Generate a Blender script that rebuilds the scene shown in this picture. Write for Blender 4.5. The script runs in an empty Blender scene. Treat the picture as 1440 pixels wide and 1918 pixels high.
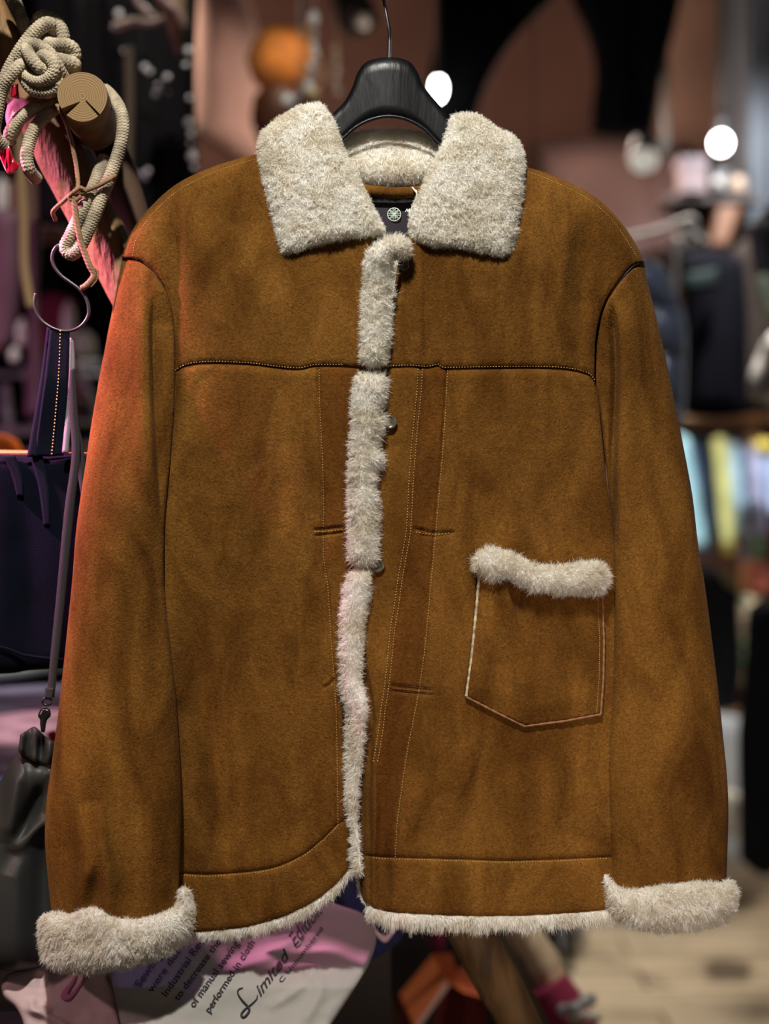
import bpy, math, random
import numpy as np
from mathutils import Vector

C = bpy.context.scene.collection
random.seed(3)

# ------------------------------------------------------------------ camera, light, exposure
CAMZ, FPX, DJ = 1.45, 2400.0, 1.20          # camera height, focal length in px, distance of the jacket
cam = bpy.data.objects.new('camera', bpy.data.cameras.new('camera'))
C.objects.link(cam)
cam.location = (0, 0, CAMZ); cam.rotation_euler = (math.pi / 2, 0, 0)
cam.data.sensor_fit = 'HORIZONTAL'; cam.data.sensor_width = 36; cam.data.lens = 36 * FPX / 1440
cam.data.clip_start = 0.05
cam.data.dof.use_dof = True; cam.data.dof.focus_distance = 1.195; cam.data.dof.aperture_fstop = 2.7
bpy.context.scene.camera = cam

vs = bpy.context.scene.view_settings
vs.view_transform = 'Standard'; vs.look = 'None'; vs.gamma = 1; vs.use_curve_mapping = False
vs.exposure = 0.0
w = bpy.data.worlds.new('world'); bpy.context.scene.world = w; w.use_nodes = True
w.node_tree.nodes['Background'].inputs[0].default_value = (0.55, 0.5, 0.6, 1)
w.node_tree.nodes['Background'].inputs[1].default_value = 0.025

def light(name, kind, loc, target, power, color, size=0.1, angle=60, blend=0.5):
    d = bpy.data.lights.new(name, kind); d.energy = power; d.color = color
    o = bpy.data.objects.new(name, d); C.objects.link(o); o.location = loc
    if kind == 'AREA': d.size = size
    else: d.shadow_soft_size = size
    if kind == 'SPOT': d.spot_size = math.radians(angle); d.spot_blend = blend
    if target is not None:
        o.rotation_euler = (Vector(target) - Vector(loc)).to_track_quat('-Z', 'Y').to_euler()
    return o
KEY = light('key_spot', 'SPOT', (-0.20, 0.10, 2.95), (0.0, 1.2, 1.34), 208, (1.0, 0.955, 0.885), 0.035, 80, 0.9)
light('front_fill', 'AREA', (0.5, -1.2, 1.9), (0.0, 1.2, 1.4), 2.0, (1.0, 0.9, 0.84), 1.0)
light('low_warm_fill', 'SPOT', (0.55, -0.35, 1.15), (0.16, 1.2, 1.20), 52, (1.0, 0.80, 0.70), 0.12, 27, 1.0)
pk_ = light('pink_spot', 'SPOT', (-1.0, 1.185, 2.15), (-0.31, 1.26, 1.56), 360, (1.0, 0.32, 0.62), 0.03, 34, 1.0); pk_.scale = (.42, 1, 1)
light('amber_spot', 'SPOT', (-1.05, 0.62, 1.42), (-0.36, 1.2, 1.24), 20, (1.0, 0.62, 0.42), 0.08, 22, 1.0)
light('rose_spot', 'SPOT', (0.15, 2.3, 2.3), (-0.066, 1.32, 1.045), 40, (1.0, 0.36, 0.60), 0.02, 5.5, 0.8)
light('box_fill', 'SPOT', (0.80, 1.72, 2.1), (0.17, 2.05, 0.72), 40, (1.0, 0.86, 0.72), 0.03, 24, 0.9)  # added lamp without a fixture, brightens the orange box and wrapped log
light('blue_spot', 'SPOT', (-0.7, 2.2, 2.1), (-0.235, 1.24, 0.985), 14, (0.25, 0.22, 1.0), 0.03, 7, 0.9)
light('pink_table_spot', 'SPOT', (-0.95, 0.75, 1.7), (-0.32, 1.2, 0.99), 12, (1.0, 0.62, 0.66), 0.03, 22, 0.8)
light('rim_right', 'SPOT', (1.5, 2.6, 2.4), (0.3, 1.2, 1.5), 18, (0.9, 0.9, 1.0), 0.05, 35, 0.6)
light('shop_left', 'POINT', (-1.2, 4.6, 3.3), None, 60, (1.0, 0.78, 0.62), 0.15)
light('shop_mid', 'POINT', (0.9, 5.0, 2.9), None, 26, (1.0, 0.80, 0.68), 0.15)
light('shop_right', 'SPOT', (1.5, 3.8, 3.6), (1.55, 6.0, 1.4), 560, (0.90, 0.95, 1.0), 0.1, 50, 0.7)
light('floor_spot', 'SPOT', (1.1, 3.6, 3.4), (1.0, 4.3, 0.0), 330, (1.0, 0.90, 0.76), 0.1, 60, 0.8)
light('front_left_fill', 'SPOT', (-0.3, 1.5, 4.0), (-0.5, 2.6, 1.9), 170, (1.0, 0.93, 0.85), 0.05, 50, 0.8)  # unseen lamp put in so the grey sequins show up
light('vault_fill', 'SPOT', (0.25, 3.1, 2.55), (-0.48, 4.3, 2.65), 70, (1.0, 0.86, 0.76), 0.08, 42, 0.9)  # added lamp that lifts the pink plaster vault
light('puffer_fill', 'SPOT', (0.9, 1.9, 3.3), (0.65, 3.0, 1.9), 60, (0.9, 0.94, 1.0), 0.05, 28, 0.8)  # extra lamp put in to lighten the puffer jacket
light('low_left', 'POINT', (-1.1, 2.2, 1.9), None, 5, (1.0, 0.45, 0.7), 0.1)

# ------------------------------------------------------------------ materials
def mat(name, col, rough=0.8, metal=0.0, sheen=0.0, vary=0.0, vscale=8.0, bump=0.0, bscale=300.0, stretch=(1, 1, 1),
        emit=None, estr=0.0, col2=None, spec=0.5, coat=0.0, sheen_tint=None):
    m = bpy.data.materials.new(name); m.use_nodes = True
    nt = m.node_tree; b = nt.nodes['Principled BSDF']
    b.inputs['Base Color'].default_value = (*col, 1); b.inputs['Roughness'].default_value = rough
    b.inputs['Metallic'].default_value = metal; b.inputs['Specular IOR Level'].default_value = spec
    b.inputs['Coat Weight'].default_value = coat
    if sheen:
        b.inputs['Sheen Weight'].default_value = sheen; b.inputs['Sheen Roughness'].default_value = 0.4
        if sheen_tint: b.inputs['Sheen Tint'].default_value = (*sheen_tint, 1)
    if emit: b.inputs['Emission Color'].default_value = (*emit, 1); b.inputs['Emission Strength'].default_value = estr
    if vary or bump:
        tc = nt.nodes.new('ShaderNodeTexCoord'); mp = nt.nodes.new('ShaderNodeMapping')
        mp.inputs['Scale'].default_value = stretch; nt.links.new(tc.outputs['Object'], mp.inputs[0])
    if vary:
        n = nt.nodes.new('ShaderNodeTexNoise'); n.inputs['Scale'].default_value = vscale; n.inputs['Detail'].default_value = 5
        nt.links.new(mp.outputs[0], n.inputs['Vector'])
        r = nt.nodes.new('ShaderNodeValToRGB'); nt.links.new(n.outputs['Fac'], r.inputs[0])
        c2 = col2 or tuple(min(1, c * (1 + vary)) for c in col); c1 = tuple(c * (1 - vary) for c in col)
        r.color_ramp.elements[0].position = 0.32; r.color_ramp.elements[0].color = (*c1, 1)
        r.color_ramp.elements[1].position = 0.68; r.color_ramp.elements[1].color = (*c2, 1)
        nt.links.new(r.outputs[0], b.inputs['Base Color'])
    if bump:
        n = nt.nodes.new('ShaderNodeTexNoise'); n.inputs['Scale'].default_value = bscale; n.inputs['Detail'].default_value = 4
        nt.links.new(mp.outputs[0], n.inputs['Vector'])
        bp = nt.nodes.new('ShaderNodeBump'); bp.inputs['Strength'].default_value = min(1, bump)
        bp.inputs['Distance'].default_value = 0.6 / bscale
        nt.links.new(n.outputs['Fac'], bp.inputs['Height']); nt.links.new(bp.outputs[0], b.inputs['Normal'])
    return m

def fleece_mat(name, col):
    m = bpy.data.materials.new(name); m.use_nodes = True
    nt = m.node_tree; b = nt.nodes['Principled BSDF']
    b.inputs['Roughness'].default_value = 0.9; b.inputs['Specular IOR Level'].default_value = 0.2
    tc = nt.nodes.new('ShaderNodeTexCoord'); n = nt.nodes.new('ShaderNodeTexNoise')
    n.inputs['Scale'].default_value = 45; n.inputs['Detail'].default_value = 4
    nt.links.new(tc.outputs['Object'], n.inputs['Vector'])
    r = nt.nodes.new('ShaderNodeValToRGB'); nt.links.new(n.outputs['Fac'], r.inputs[0])
    r.color_ramp.elements[0].position = 0.35; r.color_ramp.elements[0].color = (col[0] * .84, col[1] * .80, col[2] * .72, 1)
    r.color_ramp.elements[1].position = 0.65; r.color_ramp.elements[1].color = (*col, 1)
    nt.links.new(r.outputs[0], b.inputs['Base Color'])
    t = nt.nodes.new('ShaderNodeBsdfTranslucent'); nt.links.new(r.outputs[0], t.inputs[0])
    mx = nt.nodes.new('ShaderNodeMixShader'); mx.inputs[0].default_value = 0.35
    out = nt.nodes['Material Output']
    nt.links.new(b.outputs[0], mx.inputs[1]); nt.links.new(t.outputs[0], mx.inputs[2]); nt.links.new(mx.outputs[0], out.inputs[0])
    return m

def suede_mat(name, col):
    m = mat(name, col, 0.95, sheen=0.05, sheen_tint=(1.0, 0.6, 0.3), spec=0.05)
    nt = m.node_tree; b = nt.nodes['Principled BSDF']; N = nt.nodes.new; K = nt.links.new
    tc = N('ShaderNodeTexCoord'); mp = N('ShaderNodeMapping'); mp.inputs['Scale'].default_value = (1, 1, 0.42)
    K(tc.outputs['Object'], mp.inputs[0])
    n1 = N('ShaderNodeTexNoise'); n1.inputs['Scale'].default_value = 19; n1.inputs['Detail'].default_value = 6; n1.inputs['Distortion'].default_value = 1.2
    K(mp.outputs[0], n1.inputs['Vector'])
    n2 = N('ShaderNodeTexNoise'); n2.inputs['Scale'].default_value = 420; n2.inputs['Detail'].default_value = 3; n2.inputs['Distortion'].default_value = 1.0
    K(tc.outputs['Object'], n2.inputs['Vector'])
    r1 = N('ShaderNodeValToRGB'); K(n1.outputs['Fac'], r1.inputs[0])
    e = r1.color_ramp.elements
    e[0].position = .30; e[0].color = (col[0] * .50, col[1] * .44, col[2] * .4, 1)
    e[1].position = .72; e[1].color = (col[0] * 1.32, col[1] * 1.36, col[2] * 1.45, 1)
    r2 = N('ShaderNodeValToRGB'); K(n2.outputs['Fac'], r2.inputs[0])
    r2.color_ramp.elements[0].position = .3; r2.color_ramp.elements[0].color = (.62, .60, .58, 1)
    r2.color_ramp.elements[1].position = .7; r2.color_ramp.elements[1].color = (1.2, 1.2, 1.2, 1)
    mx = N('ShaderNodeMix'); mx.data_type = 'RGBA'; mx.blend_type = 'MULTIPLY'; mx.inputs[0].default_value = 1
    K(r1.outputs[0], mx.inputs[6]); K(r2.outputs[0], mx.inputs[7]); K(mx.outputs[2], b.inputs['Base Color'])
    bp = N('ShaderNodeBump'); bp.inputs['Strength'].default_value = .75; bp.inputs['Distance'].default_value = .0014
    K(n2.outputs['Fac'], bp.inputs['Height']); K(bp.outputs[0], b.inputs['Normal'])
    return m

SUEDE = suede_mat('tan_suede', (0.146, 0.0635, 0.0112))
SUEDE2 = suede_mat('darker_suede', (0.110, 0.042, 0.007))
FLEECE = fleece_mat('cream_fleece', (0.93, 0.91, 0.85))
THREAD = mat('tan_thread', (0.60, 0.38, 0.14), 0.7)
EDGE = mat('raw_edge', (0.22, 0.10, 0.045), 0.9)
CREAMEDGE = mat('cream_cut_edge', (0.42, 0.34, 0.22), 0.9, vary=.5, vscale=150)
HORN = mat('horn_button', (0.085, 0.075, 0.05), 0.25, vary=.5, vscale=120, coat=.5)
BLACKWOOD = mat('black_stained_wood', (0.003, 0.003, 0.0035), 0.4, vary=.5, vscale=14, stretch=(3, 3, .5), bump=.08, bscale=60, coat=.0, spec=.3)
STEEL = mat('steel', (0.35, 0.34, 0.34), 0.3, 1.0)

# ------------------------------------------------------------------ helpers
DEF = DJ
def P(px, py, D0=None, h=0.0):
    """numpy: point seen at (px, py) at distance D0, moved towards the eye by h (px units of that distance)"""
    D0 = DEF if D0 is None else D0; px = np.asarray(px, float); py = np.asarray(py, float); D = D0 * (1 - np.asarray(h, float) / FPX) + 0 * px
    return np.stack([(px - 720) / FPX * D, D, CAMZ + (959 - py) / FPX * D], -1)

def tag(o, label=None, cat=None, group=None, kind=None):
    if label: o['label'] = label
    if cat: o['category'] = cat
    if group: o['group'] = group
    if kind: o['kind'] = kind
    return o

def empty(name, loc, label, cat, group=None):
    o = bpy.data.objects.new(name, None); C.objects.link(o); o.location = Vector(loc); o.empty_display_size = .05
    return tag(o, label, cat, group)

def off(parent):
    v = Vector((0, 0, 0))
    while parent is not None: v += parent.location; parent = parent.parent
    return v

def meshobj(name, V, F, m, parent=None, smooth=True, slots=None):
    """V (n,3) world coordinates; F list of index arrays (k,4) or (k,3), each with a material slot"""
    V = np.asarray(V, float)
    if parent is not None: o3 = np.array(off(parent)); loc = (0, 0, 0)
    else:
        mn, mx = V.min(0), V.max(0); o3 = np.array([(mn[0] + mx[0]) / 2, (mn[1] + mx[1]) / 2, mn[2]]); loc = o3
    V = V - o3
    me = bpy.data.meshes.new(name); me.vertices.add(len(V)); me.vertices.foreach_set('co', V.astype(np.float32).ravel())
    if not isinstance(F, list): F = [F]
    F = [np.asarray(f) for f in F if len(f)]
    nl = sum(f.size for f in F); npoly = sum(len(f) for f in F)
    me.loops.add(nl); me.polygons.add(npoly)
    li = np.concatenate([f.ravel() for f in F]).astype(np.int32)
    tot = np.concatenate([np.full(len(f), f.shape[1]) for f in F]); st = np.concatenate([[0], np.cumsum(tot)[:-1]])
    me.loops.foreach_set('vertex_index', li); me.polygons.foreach_set('loop_start', st.astype(np.int32))
    if slots is not None:
        me.polygons.foreach_set('material_index', np.concatenate([np.full(len(f), s) for f, s in zip(F, slots)]).astype(np.int32))
    me.polygons.foreach_set('use_smooth', np.full(npoly, smooth))
    me.update(calc_edges=True)
    for x in (m if isinstance(m, (list, tuple)) else [m]): me.materials.append(x)
    o = bpy.data.objects.new(name, me); C.objects.link(o); o.location = loc
    if parent is not None: o.parent = parent
    return o

def curve(pts, n=200, smooth=True):
    """through the points, resampled to n points evenly along the length"""
    p = np.asarray(pts, float)
    if smooth and len(p) > 2:
        q = np.vstack([2 * p[0] - p[1], p, 2 * p[-1] - p[-2]]); out = []
        t = np.linspace(0, 1, 16, endpoint=False)[:, None]
        for i in range(1, len(q) - 2):
            a, b, c, d = q[i - 1], q[i], q[i + 1], q[i + 2]
            out.append(.5 * (2 * b + (c - a) * t + (2 * a - 5 * b + 4 * c - d) * t ** 2 + (3 * b - a - 3 * c + d) * t ** 3))
        p = np.vstack(out + [p[-1:]])
    s = np.concatenate([[0], np.cumsum(np.linalg.norm(np.diff(p, axis=0), axis=1))])
    k = np.linspace(0, s[-1], n)
    return np.stack([np.interp(k, s, p[:, j]) for j in range(p.shape[1])], 1)

def dist(X, Y, pts, n=260, smooth=True, closed=False):
    """distance of the grid points to a polyline, and the parameter 0..1 of the nearest point"""
    pts = np.asarray(pts, float)[:, :2]
    if closed: pts = np.vstack([pts, pts[:1]])
    c = curve(pts, n, smooth); x = X.ravel(); y = Y.ravel(); tg = np.gradient(c, axis=0); sp_ = np.linalg.norm(tg, axis=1).mean() * .6; tg = tg / (np.linalg.norm(tg, axis=1)[:, None] + 1e-9)
    best = np.full(x.shape, 1e9); arg = np.zeros(x.shape)
    for i in range(0, len(x), 20000):
        a = (x[i:i + 20000, None] - c[None, :, 0]) ** 2 + (y[i:i + 20000, None] - c[None, :, 1]) ** 2
        j = a.argmin(1); q = a[np.arange(len(j)), j]; dx = x[i:i + 20000] - c[j, 0]; dy = y[i:i + 20000] - c[j, 1]; al = dx * tg[j, 0] + dy * tg[j, 1]; al = np.clip(al, -sp_, sp_) * ((j > 0) & (j < n - 1)); best[i:i + 20000] = np.sqrt(np.maximum(q - al ** 2, 0)); arg[i:i + 20000] = j / (n - 1)
    return best.reshape(X.shape), arg.reshape(X.shape)

def side(X, Y, pts):
    """x distance to the right of a mostly vertical line"""
    p = np.asarray(pts, float); return X - np.interp(Y, p[:, 1], p[:, 0])

def ridge(X, Y, pts, width, amp, ends=0.15):
    d, t = dist(X, Y, pts, 120)
    f = np.clip(np.minimum(t, 1 - t) / ends, 0, 1) if ends else 1
    return amp * np.exp(-(d / width) ** 2) * (f if ends else 1)

def sst(x): x = np.clip(x, 0, 1); return x * x * (3 - 2 * x)

def _h(i, j, s):
    n = (i.astype(np.int64) * 374761393 + j.astype(np.int64) * 668265263 + s * 1274126177) & 0x7fffffff
    n = ((n ^ (n >> 13)) * 1274126177) & 0x7fffffff
    return ((n ^ (n >> 16)) & 0xffff) / 65535.0
def vnoise(x, y, s=0):
    x = np.asarray(x, float); y = np.asarray(y, float); i = np.floor(x); j = np.floor(y); fx = x - i; fy = y - j
    fx = fx * fx * (3 - 2 * fx); fy = fy * fy * (3 - 2 * fy)
    a = _h(i, j, s); b = _h(i + 1, j, s); c = _h(i, j + 1, s); d = _h(i + 1, j + 1, s)
    return (a * (1 - fx) + b * fx) * (1 - fy) + (c * (1 - fx) + d * fx) * fy - .5
def fbm(x, y, s=0): return vnoise(x, y, s) + .5 * vnoise(x * 2.1, y * 2.1, s + 1) + .25 * vnoise(x * 4.3, y * 4.3, s + 2)

def coons(T, B, L, R, step, smooth=True, sm=None):
    sm = sm or (smooth,) * 4
    def ln(p): p = np.asarray(p, float)[:, :2]; return np.linalg.norm(np.diff(p, axis=0), axis=1).sum()
    nu = int(max(4, max(ln(T), ln(B)) / step)); nv = int(max(4, max(ln(L), ln(R)) / step))
    T = curve(T, nu, sm[0]); B = curve(B, nu, sm[1])
    L = curve(np.vstack([T[0], np.asarray(L, float)[1:-1].reshape(-1, 2), B[0]]), nv, sm[2])
    R = curve(np.vstack([T[-1], np.asarray(R, float)[1:-1].reshape(-1, 2), B[-1]]), nv, sm[3])
    u = np.linspace(0, 1, nu)[None, :, None]; v = np.linspace(0, 1, nv)[:, None, None]
    S = (1 - v) * T[None] + v * B[None] + (1 - u) * L[:, None] + u * R[:, None] \
        - ((1 - u) * (1 - v) * T[0] + u * (1 - v) * T[-1] + (1 - u) * v * B[0] + u * v * B[-1])
    edge = np.vstack([T, R[1:], B[::-1][1:], L[::-1][1:-1]])
    return S[..., 0], S[..., 1], edge

def edge_dist(X, Y, edge):
    x = X.ravel(); y = Y.ravel(); best = np.zeros(x.shape)
    for i in range(0, len(x), 8000):
        best[i:i + 8000] = np.sqrt(((x[i:i + 8000, None] - edge[None, :, 0]) ** 2 + (y[i:i + 8000, None] - edge[None, :, 1]) ** 2).min(1))
    return best.reshape(X.shape)

def grid_faces(nv, nu, o=0, flip=False):
    i = np.arange(nv * nu).reshape(nv, nu) + o
    f = np.stack([i[:-1, :-1], i[1:, :-1], i[1:, 1:], i[:-1, 1:]], -1).reshape(-1, 4)
    return f[:, ::-1] if flip else f

def shell(X, Y, Hf, Hb, D0):
    """closed body: front grid, back grid and the wall between them"""
    nv, nu = X.shape; V = np.vstack([P(X, Y, D0, Hf).reshape(-1, 3), P(X, Y, D0, Hb).reshape(-1, 3)]); n = nv * nu
    i = np.arange(n).reshape(nv, nu); ring = np.concatenate([i[0], i[1:, -1], i[-1, ::-1][1:], i[::-1, 0][1:-1]])
    r2 = np.roll(ring, -1); wall = np.stack([ring, r2, r2 + n, ring + n], -1)
    return V, np.vstack([grid_faces(nv, nu), grid_faces(nv, nu, n, True), wall])

def domef(d, r): x = 1 - np.clip(d / r, 0, 1); return np.sqrt(np.clip(1 - x * x, 0, 1))

def patch(name, T, B, L, R, hf, m, parent=None, step=3, D0=DJ, thick=10, rnd=(5, 4), hb=None, smooth=True, sm=None, piece=None):
    X, Y, E = coons(T, B, L, R, step, smooth, sm); d = edge_dist(X, Y, E)
    H = hf(X, Y, d) - rnd[1] * (1 - domef(d, rnd[0]))
    Hb = H - thick if hb is None else np.minimum(hb(X, Y, d), H - 1)
    V, F = shell(X, Y, H, Hb, D0)
    if piece is not None:                                    # faces of a differently cut piece of hide
        c = lambda Q: (Q[:-1, :-1] + Q[1:, 1:]).ravel() / 2
        k = np.concatenate([piece(c(X), c(Y)), np.zeros(len(F) - (X.shape[0] - 1) * (X.shape[1] - 1), bool)])
        return meshobj(name, V, [F[~k], F[k]], m, parent, slots=(0, 1))
    return meshobj(name, V, F, m, parent)

def strands(G, XY, count, length, width, rng, lean=(0, 0, 0), swirl=.7, cell=9.0, rand=.35, seg=3, lenvar=.35, cseed=5):
    """wool standing on the grid G (nv,nu,3); XY its pixel coordinates; lengths in metres"""
    nv, nu, _ = G.shape
    a = G[1:, :-1] - G[:-1, :-1]; b = G[:-1, 1:] - G[:-1, :-1]; N = np.cross(a, b); A = np.linalg.norm(N, axis=-1)
    Nn = N / (A[..., None] + 1e-12)
    pr = A.ravel() / A.sum(); k = rng.choice(len(pr), count, p=pr); i, j = np.divmod(k, nu - 1)
    fu = rng.random(count)[:, None]; fv = rng.random(count)[:, None]
    def bil(Q): return (Q[i, j] * (1 - fu) + Q[i, j + 1] * fu) * (1 - fv) + (Q[i + 1, j] * (1 - fu) + Q[i + 1, j + 1] * fu) * fv
    root = bil(G); q = bil(XY); n = Nn[i, j]
    n = n + rng.normal(0, .12, (count, 3))
    up = np.array([0.0, 0.0, 1.0]); e1 = np.cross(n, up); e1 /= np.linalg.norm(e1, axis=1)[:, None] + 1e-9; e2 = np.cross(n, e1)
    th = 2 * math.pi * 1.6 * (vnoise(q[:, 0] / cell, q[:, 1] / cell, cseed) + .6 * vnoise(q[:, 0] / cell * .5, q[:, 1] / cell * .5, cseed + 9)) * 2
    mg = .5 + vnoise(q[:, 0] / cell * 1.3, q[:, 1] / cell * 1.3, cseed + 3)
    sw = (np.cos(th)[:, None] * e1 + np.sin(th)[:, None] * e2) * (swirl * (0.4 + mg))[:, None]
    L = length * (1 + lenvar * (rng.random(count) - .5) * 2) * (1 + .55 * vnoise(q[:, 0] / cell, q[:, 1] / cell, cseed + 7))
    d = n + sw * .35 + rng.normal(0, rand, (count, 3)) * .5 + np.asarray(lean)
    d2 = sw + rng.normal(0, rand, (count, 3)) + np.asarray(lean) * .6
    t = np.linspace(0, 1, seg + 1); pts = root[:, None] - n[:, None] * length * .1 + L[:, None, None] * (d[:, None] * t[None, :, None] * (1 - .25 * t[None, :, None]) + d2[:, None] * (t ** 2)[None, :, None] * .55)
    sd = np.cross(d, rng.normal(0, 1, (count, 3))); sd /= np.linalg.norm(sd, axis=1)[:, None] + 1e-9
    wd = width * (1 - .75 * t)[None, :, None] * .5
    Lf = pts - sd[:, None] * wd; Rt = pts + sd[:, None] * wd
    V = np.stack([Lf, Rt], 2).reshape(-1, 3)                       # count*(seg+1)*2
    base = (np.arange(count) * (seg + 1) * 2)[:, None] + np.arange(seg)[None] * 2
    F = np.stack([base, base + 1, base + 3, base + 2], -1).reshape(-1, 4)
    return V, F

def wool(name, T, B, L, R, hf, parent, dome=24, rad=24, length=9, dens=.3, step=4, thick=14, bumps=3.0, seed=1, lean=(0, 0, 0),
         swirl=.7, cell=9, D0=DJ, smooth=True, m=None, width=.00042, rand=.35, hb=None, bcell=9.):
    """a fleecy part: domed body with lamb's-wool bumps and strands, one mesh"""
    rng = np.random.default_rng(seed)
    X, Y, E = coons(T, B, L, R, step, smooth); d = edge_dist(X, Y, E)
    H = hf(X, Y, d) + dome * (domef(d, rad) - 1) + bumps * 2 * vnoise(X / bcell, Y / bcell, seed) + bumps * vnoise(X / bcell * 2.2, Y / bcell * 2.2, seed + 4)
    Hb = H - thick if hb is None else np.minimum(hb(X, Y, d), H - 1)
    V, F = shell(X, Y, H, Hb, D0)
    G = P(X, Y, D0, H); XY = np.stack([X, Y], -1)
    area = abs(np.cross(E, np.roll(E, -1, 0)).sum() / 2)
    V2, F2 = strands(G, XY, int(area * dens * 1.25), length * D0 / FPX, width, rng, lean, swirl, cell, rand)
    return meshobj(name, np.vstack([V, V2]), [F, F2 + len(V)], m or FLEECE, parent)

def tube(pts, r, n=10, res=2.0, D0=None, px=True, braid=0.0, bk=0.35, bm=6, cap=True, rfun=None, twist=0, mul=1.0):
    """sweep: pts of (px, py, h) or world points; r in px or metres. Returns V, F"""
    p = np.asarray(pts, float); D0 = DEF if D0 is None else D0
    if px:
        ln = np.linalg.norm(np.diff(p, axis=0), axis=1).sum(); k = max(6, int(ln / res)); c = curve(p, k)
        W = P(c[:, 0], c[:, 1], D0, c[:, 2]); R = r * D0 / FPX
    else:
        ln = np.linalg.norm(np.diff(p, axis=0), axis=1).sum(); k = max(4, int(ln / res)); W = curve(p, k); R = r
    T = np.gradient(W, axis=0); T /= np.linalg.norm(T, axis=1)[:, None] + 1e-12
    nrm = np.zeros_like(W); a = np.array([0, 1, 0.]) if abs(T[0, 1]) < .9 else np.array([1., 0, 0]); a = a - T[0] * a.dot(T[0]); nrm[0] = a / np.linalg.norm(a)
    for i in range(1, k):
        a = nrm[i - 1] - T[i] * nrm[i - 1].dot(T[i]); nrm[i] = a / (np.linalg.norm(a) + 1e-12)
    bi = np.cross(T, nrm); th = np.linspace(0, 2 * math.pi, n, endpoint=False)
    s = np.concatenate([[0], np.cumsum(np.linalg.norm(np.diff(W, axis=0), axis=1))]) / (D0 / FPX if px else 1)
    rr = np.full((k, n), R)
    if rfun is not None: rr = rr * rfun(np.linspace(0, 1, k))[:, None]
    if braid:
        z = np.abs(((th[None] * bm / (2 * math.pi)) % 1) - .5) * 2; rr = rr * (1 + braid * np.cos(s[:, None] * bk + z * 3.2) - braid * .9 * (np.abs(2 * z - 1) ** 6))
    if twist: rr = rr * (1 + .22 * np.abs(np.cos(th[None] * 1.5 + s[:, None] * twist)))
    V = W[:, None] + rr[..., None] * (np.cos(th)[None, :, None] * nrm[:, None] + np.sin(th)[None, :, None] * bi[:, None])
    i = np.arange(k * n).reshape(k, n); j = np.roll(i, -1, 1)
    F = np.stack([i[:-1], j[:-1], j[1:], i[1:]], -1).reshape(-1, 4); V = V.reshape(-1, 3)
    if cap:
        V = np.vstack([V, W[:1], W[-1:]]); c0, c1 = k * n, k * n + 1
        q = np.stack([j[0], i[0], np.full(n, c0), np.full(n, c0)], -1); q2 = np.stack([i[-1], j[-1], np.full(n, c1), np.full(n, c1)], -1)
        return V, [F, np.vstack([q, q2])[:, :3]]
    return V, [F]

def join(parts):
    V = []; F4 = []; F3 = []; o = 0
    for v, f in parts:
        for x in (f if isinstance(f, list) else [f]):
            x = np.asarray(x) + o; (F4 if x.shape[1] == 4 else F3).append(x)
        V.append(v); o += len(v)
    F = []
    if F4: F.append(np.vstack(F4))
    if F3: F.append(np.vstack(F3))
    return np.vstack(V), F

def stitches(name, lines, hfun, parent, sp=5.2, ln=3.6, r=.9, m=None, lift=.6, D0=None, smooth=True):
    parts = []
    for ptsl in lines:
        p = np.asarray(ptsl, float); L = np.linalg.norm(np.diff(p, axis=0), axis=1).sum(); n = max(3, int(L / sp)); c = curve(p, n, smooth)
        t = np.gradient(c, axis=0); t /= np.linalg.norm(t, axis=1)[:, None] + 1e-9; s = np.stack([-t[:, 1], t[:, 0]], 1)
        h = hfun(c[:, 0], c[:, 1]) + lift
        V = np.stack([P(*(c - t * ln / 2).T, D0, h - .6), P(*(c + s * r).T, D0, h), P(*(c + t * ln / 2).T, D0, h - .6), P(*(c - s * r).T, D0, h), P(*c.T, D0, h + r)], 1).reshape(-1, 3)
        b = np.arange(n)[:, None] * 5
        F = np.concatenate([b + np.array([k]) for k in ([0, 1, 4], [1, 2, 4], [2, 3, 4], [3, 0, 4], [0, 3, 2], [0, 2, 1])])
        parts.append((V, F))
    V, F = join(parts); return meshobj(name, V, F, m or THREAD, parent, smooth=False)

def boxv(c, s, rot=0.0, tilt=None):
    """eight corners: centre, full size, turn about z"""
    k = np.array([[x, y, z] for x in (-.5, .5) for y in (-.5, .5) for z in (-.5, .5)]) * np.asarray(s, float)
    if tilt is not None: k = k @ tilt.T
    cr, sr = math.cos(rot), math.sin(rot); k = k @ np.array([[cr, sr, 0], [-sr, cr, 0], [0, 0, 1]])
    F = np.array([[0, 1, 3, 2], [4, 6, 7, 5], [0, 4, 5, 1], [2, 3, 7, 6], [0, 2, 6, 4], [1, 5, 7, 3]])
    return k + np.asarray(c, float), F

def bevel(o, wd=.003, seg=2):
    b = o.modifiers.new('bevel', 'BEVEL'); b.width = wd; b.segments = seg; b.limit_method = 'ANGLE'
    for p in o.data.polygons: p.use_smooth = False
    return o

def box(name, c, s, m, parent=None, rot=0.0, bev=.003, tilt=None):
    V, F = boxv(c, s, rot, tilt); o = meshobj(name, V, F, m, parent, smooth=False)
    if bev: bevel(o, bev)
    return o

def lathe(prof, n=24, c=(0, 0, 0), axis=(0, 0, 1)):
    """prof of (radius, height) about an axis through c"""
    prof = np.asarray(prof, float); th = np.linspace(0, 2 * math.pi, n, endpoint=False)
    V = np.stack([prof[:, :1] * np.cos(th), prof[:, :1] * np.sin(th), prof[:, 1:] + 0 * th], -1).reshape(-1, 3)
    k = len(prof); i = np.arange(k * n).reshape(k, n); j = np.roll(i, -1, 1)
    F = np.stack([i[:-1], j[:-1], j[1:], i[1:]], -1).reshape(-1, 4)
    q = np.array(Vector((0, 0, 1)).rotation_difference(Vector(axis)).to_matrix())
    return V @ q.T + np.asarray(c, float), F

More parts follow.
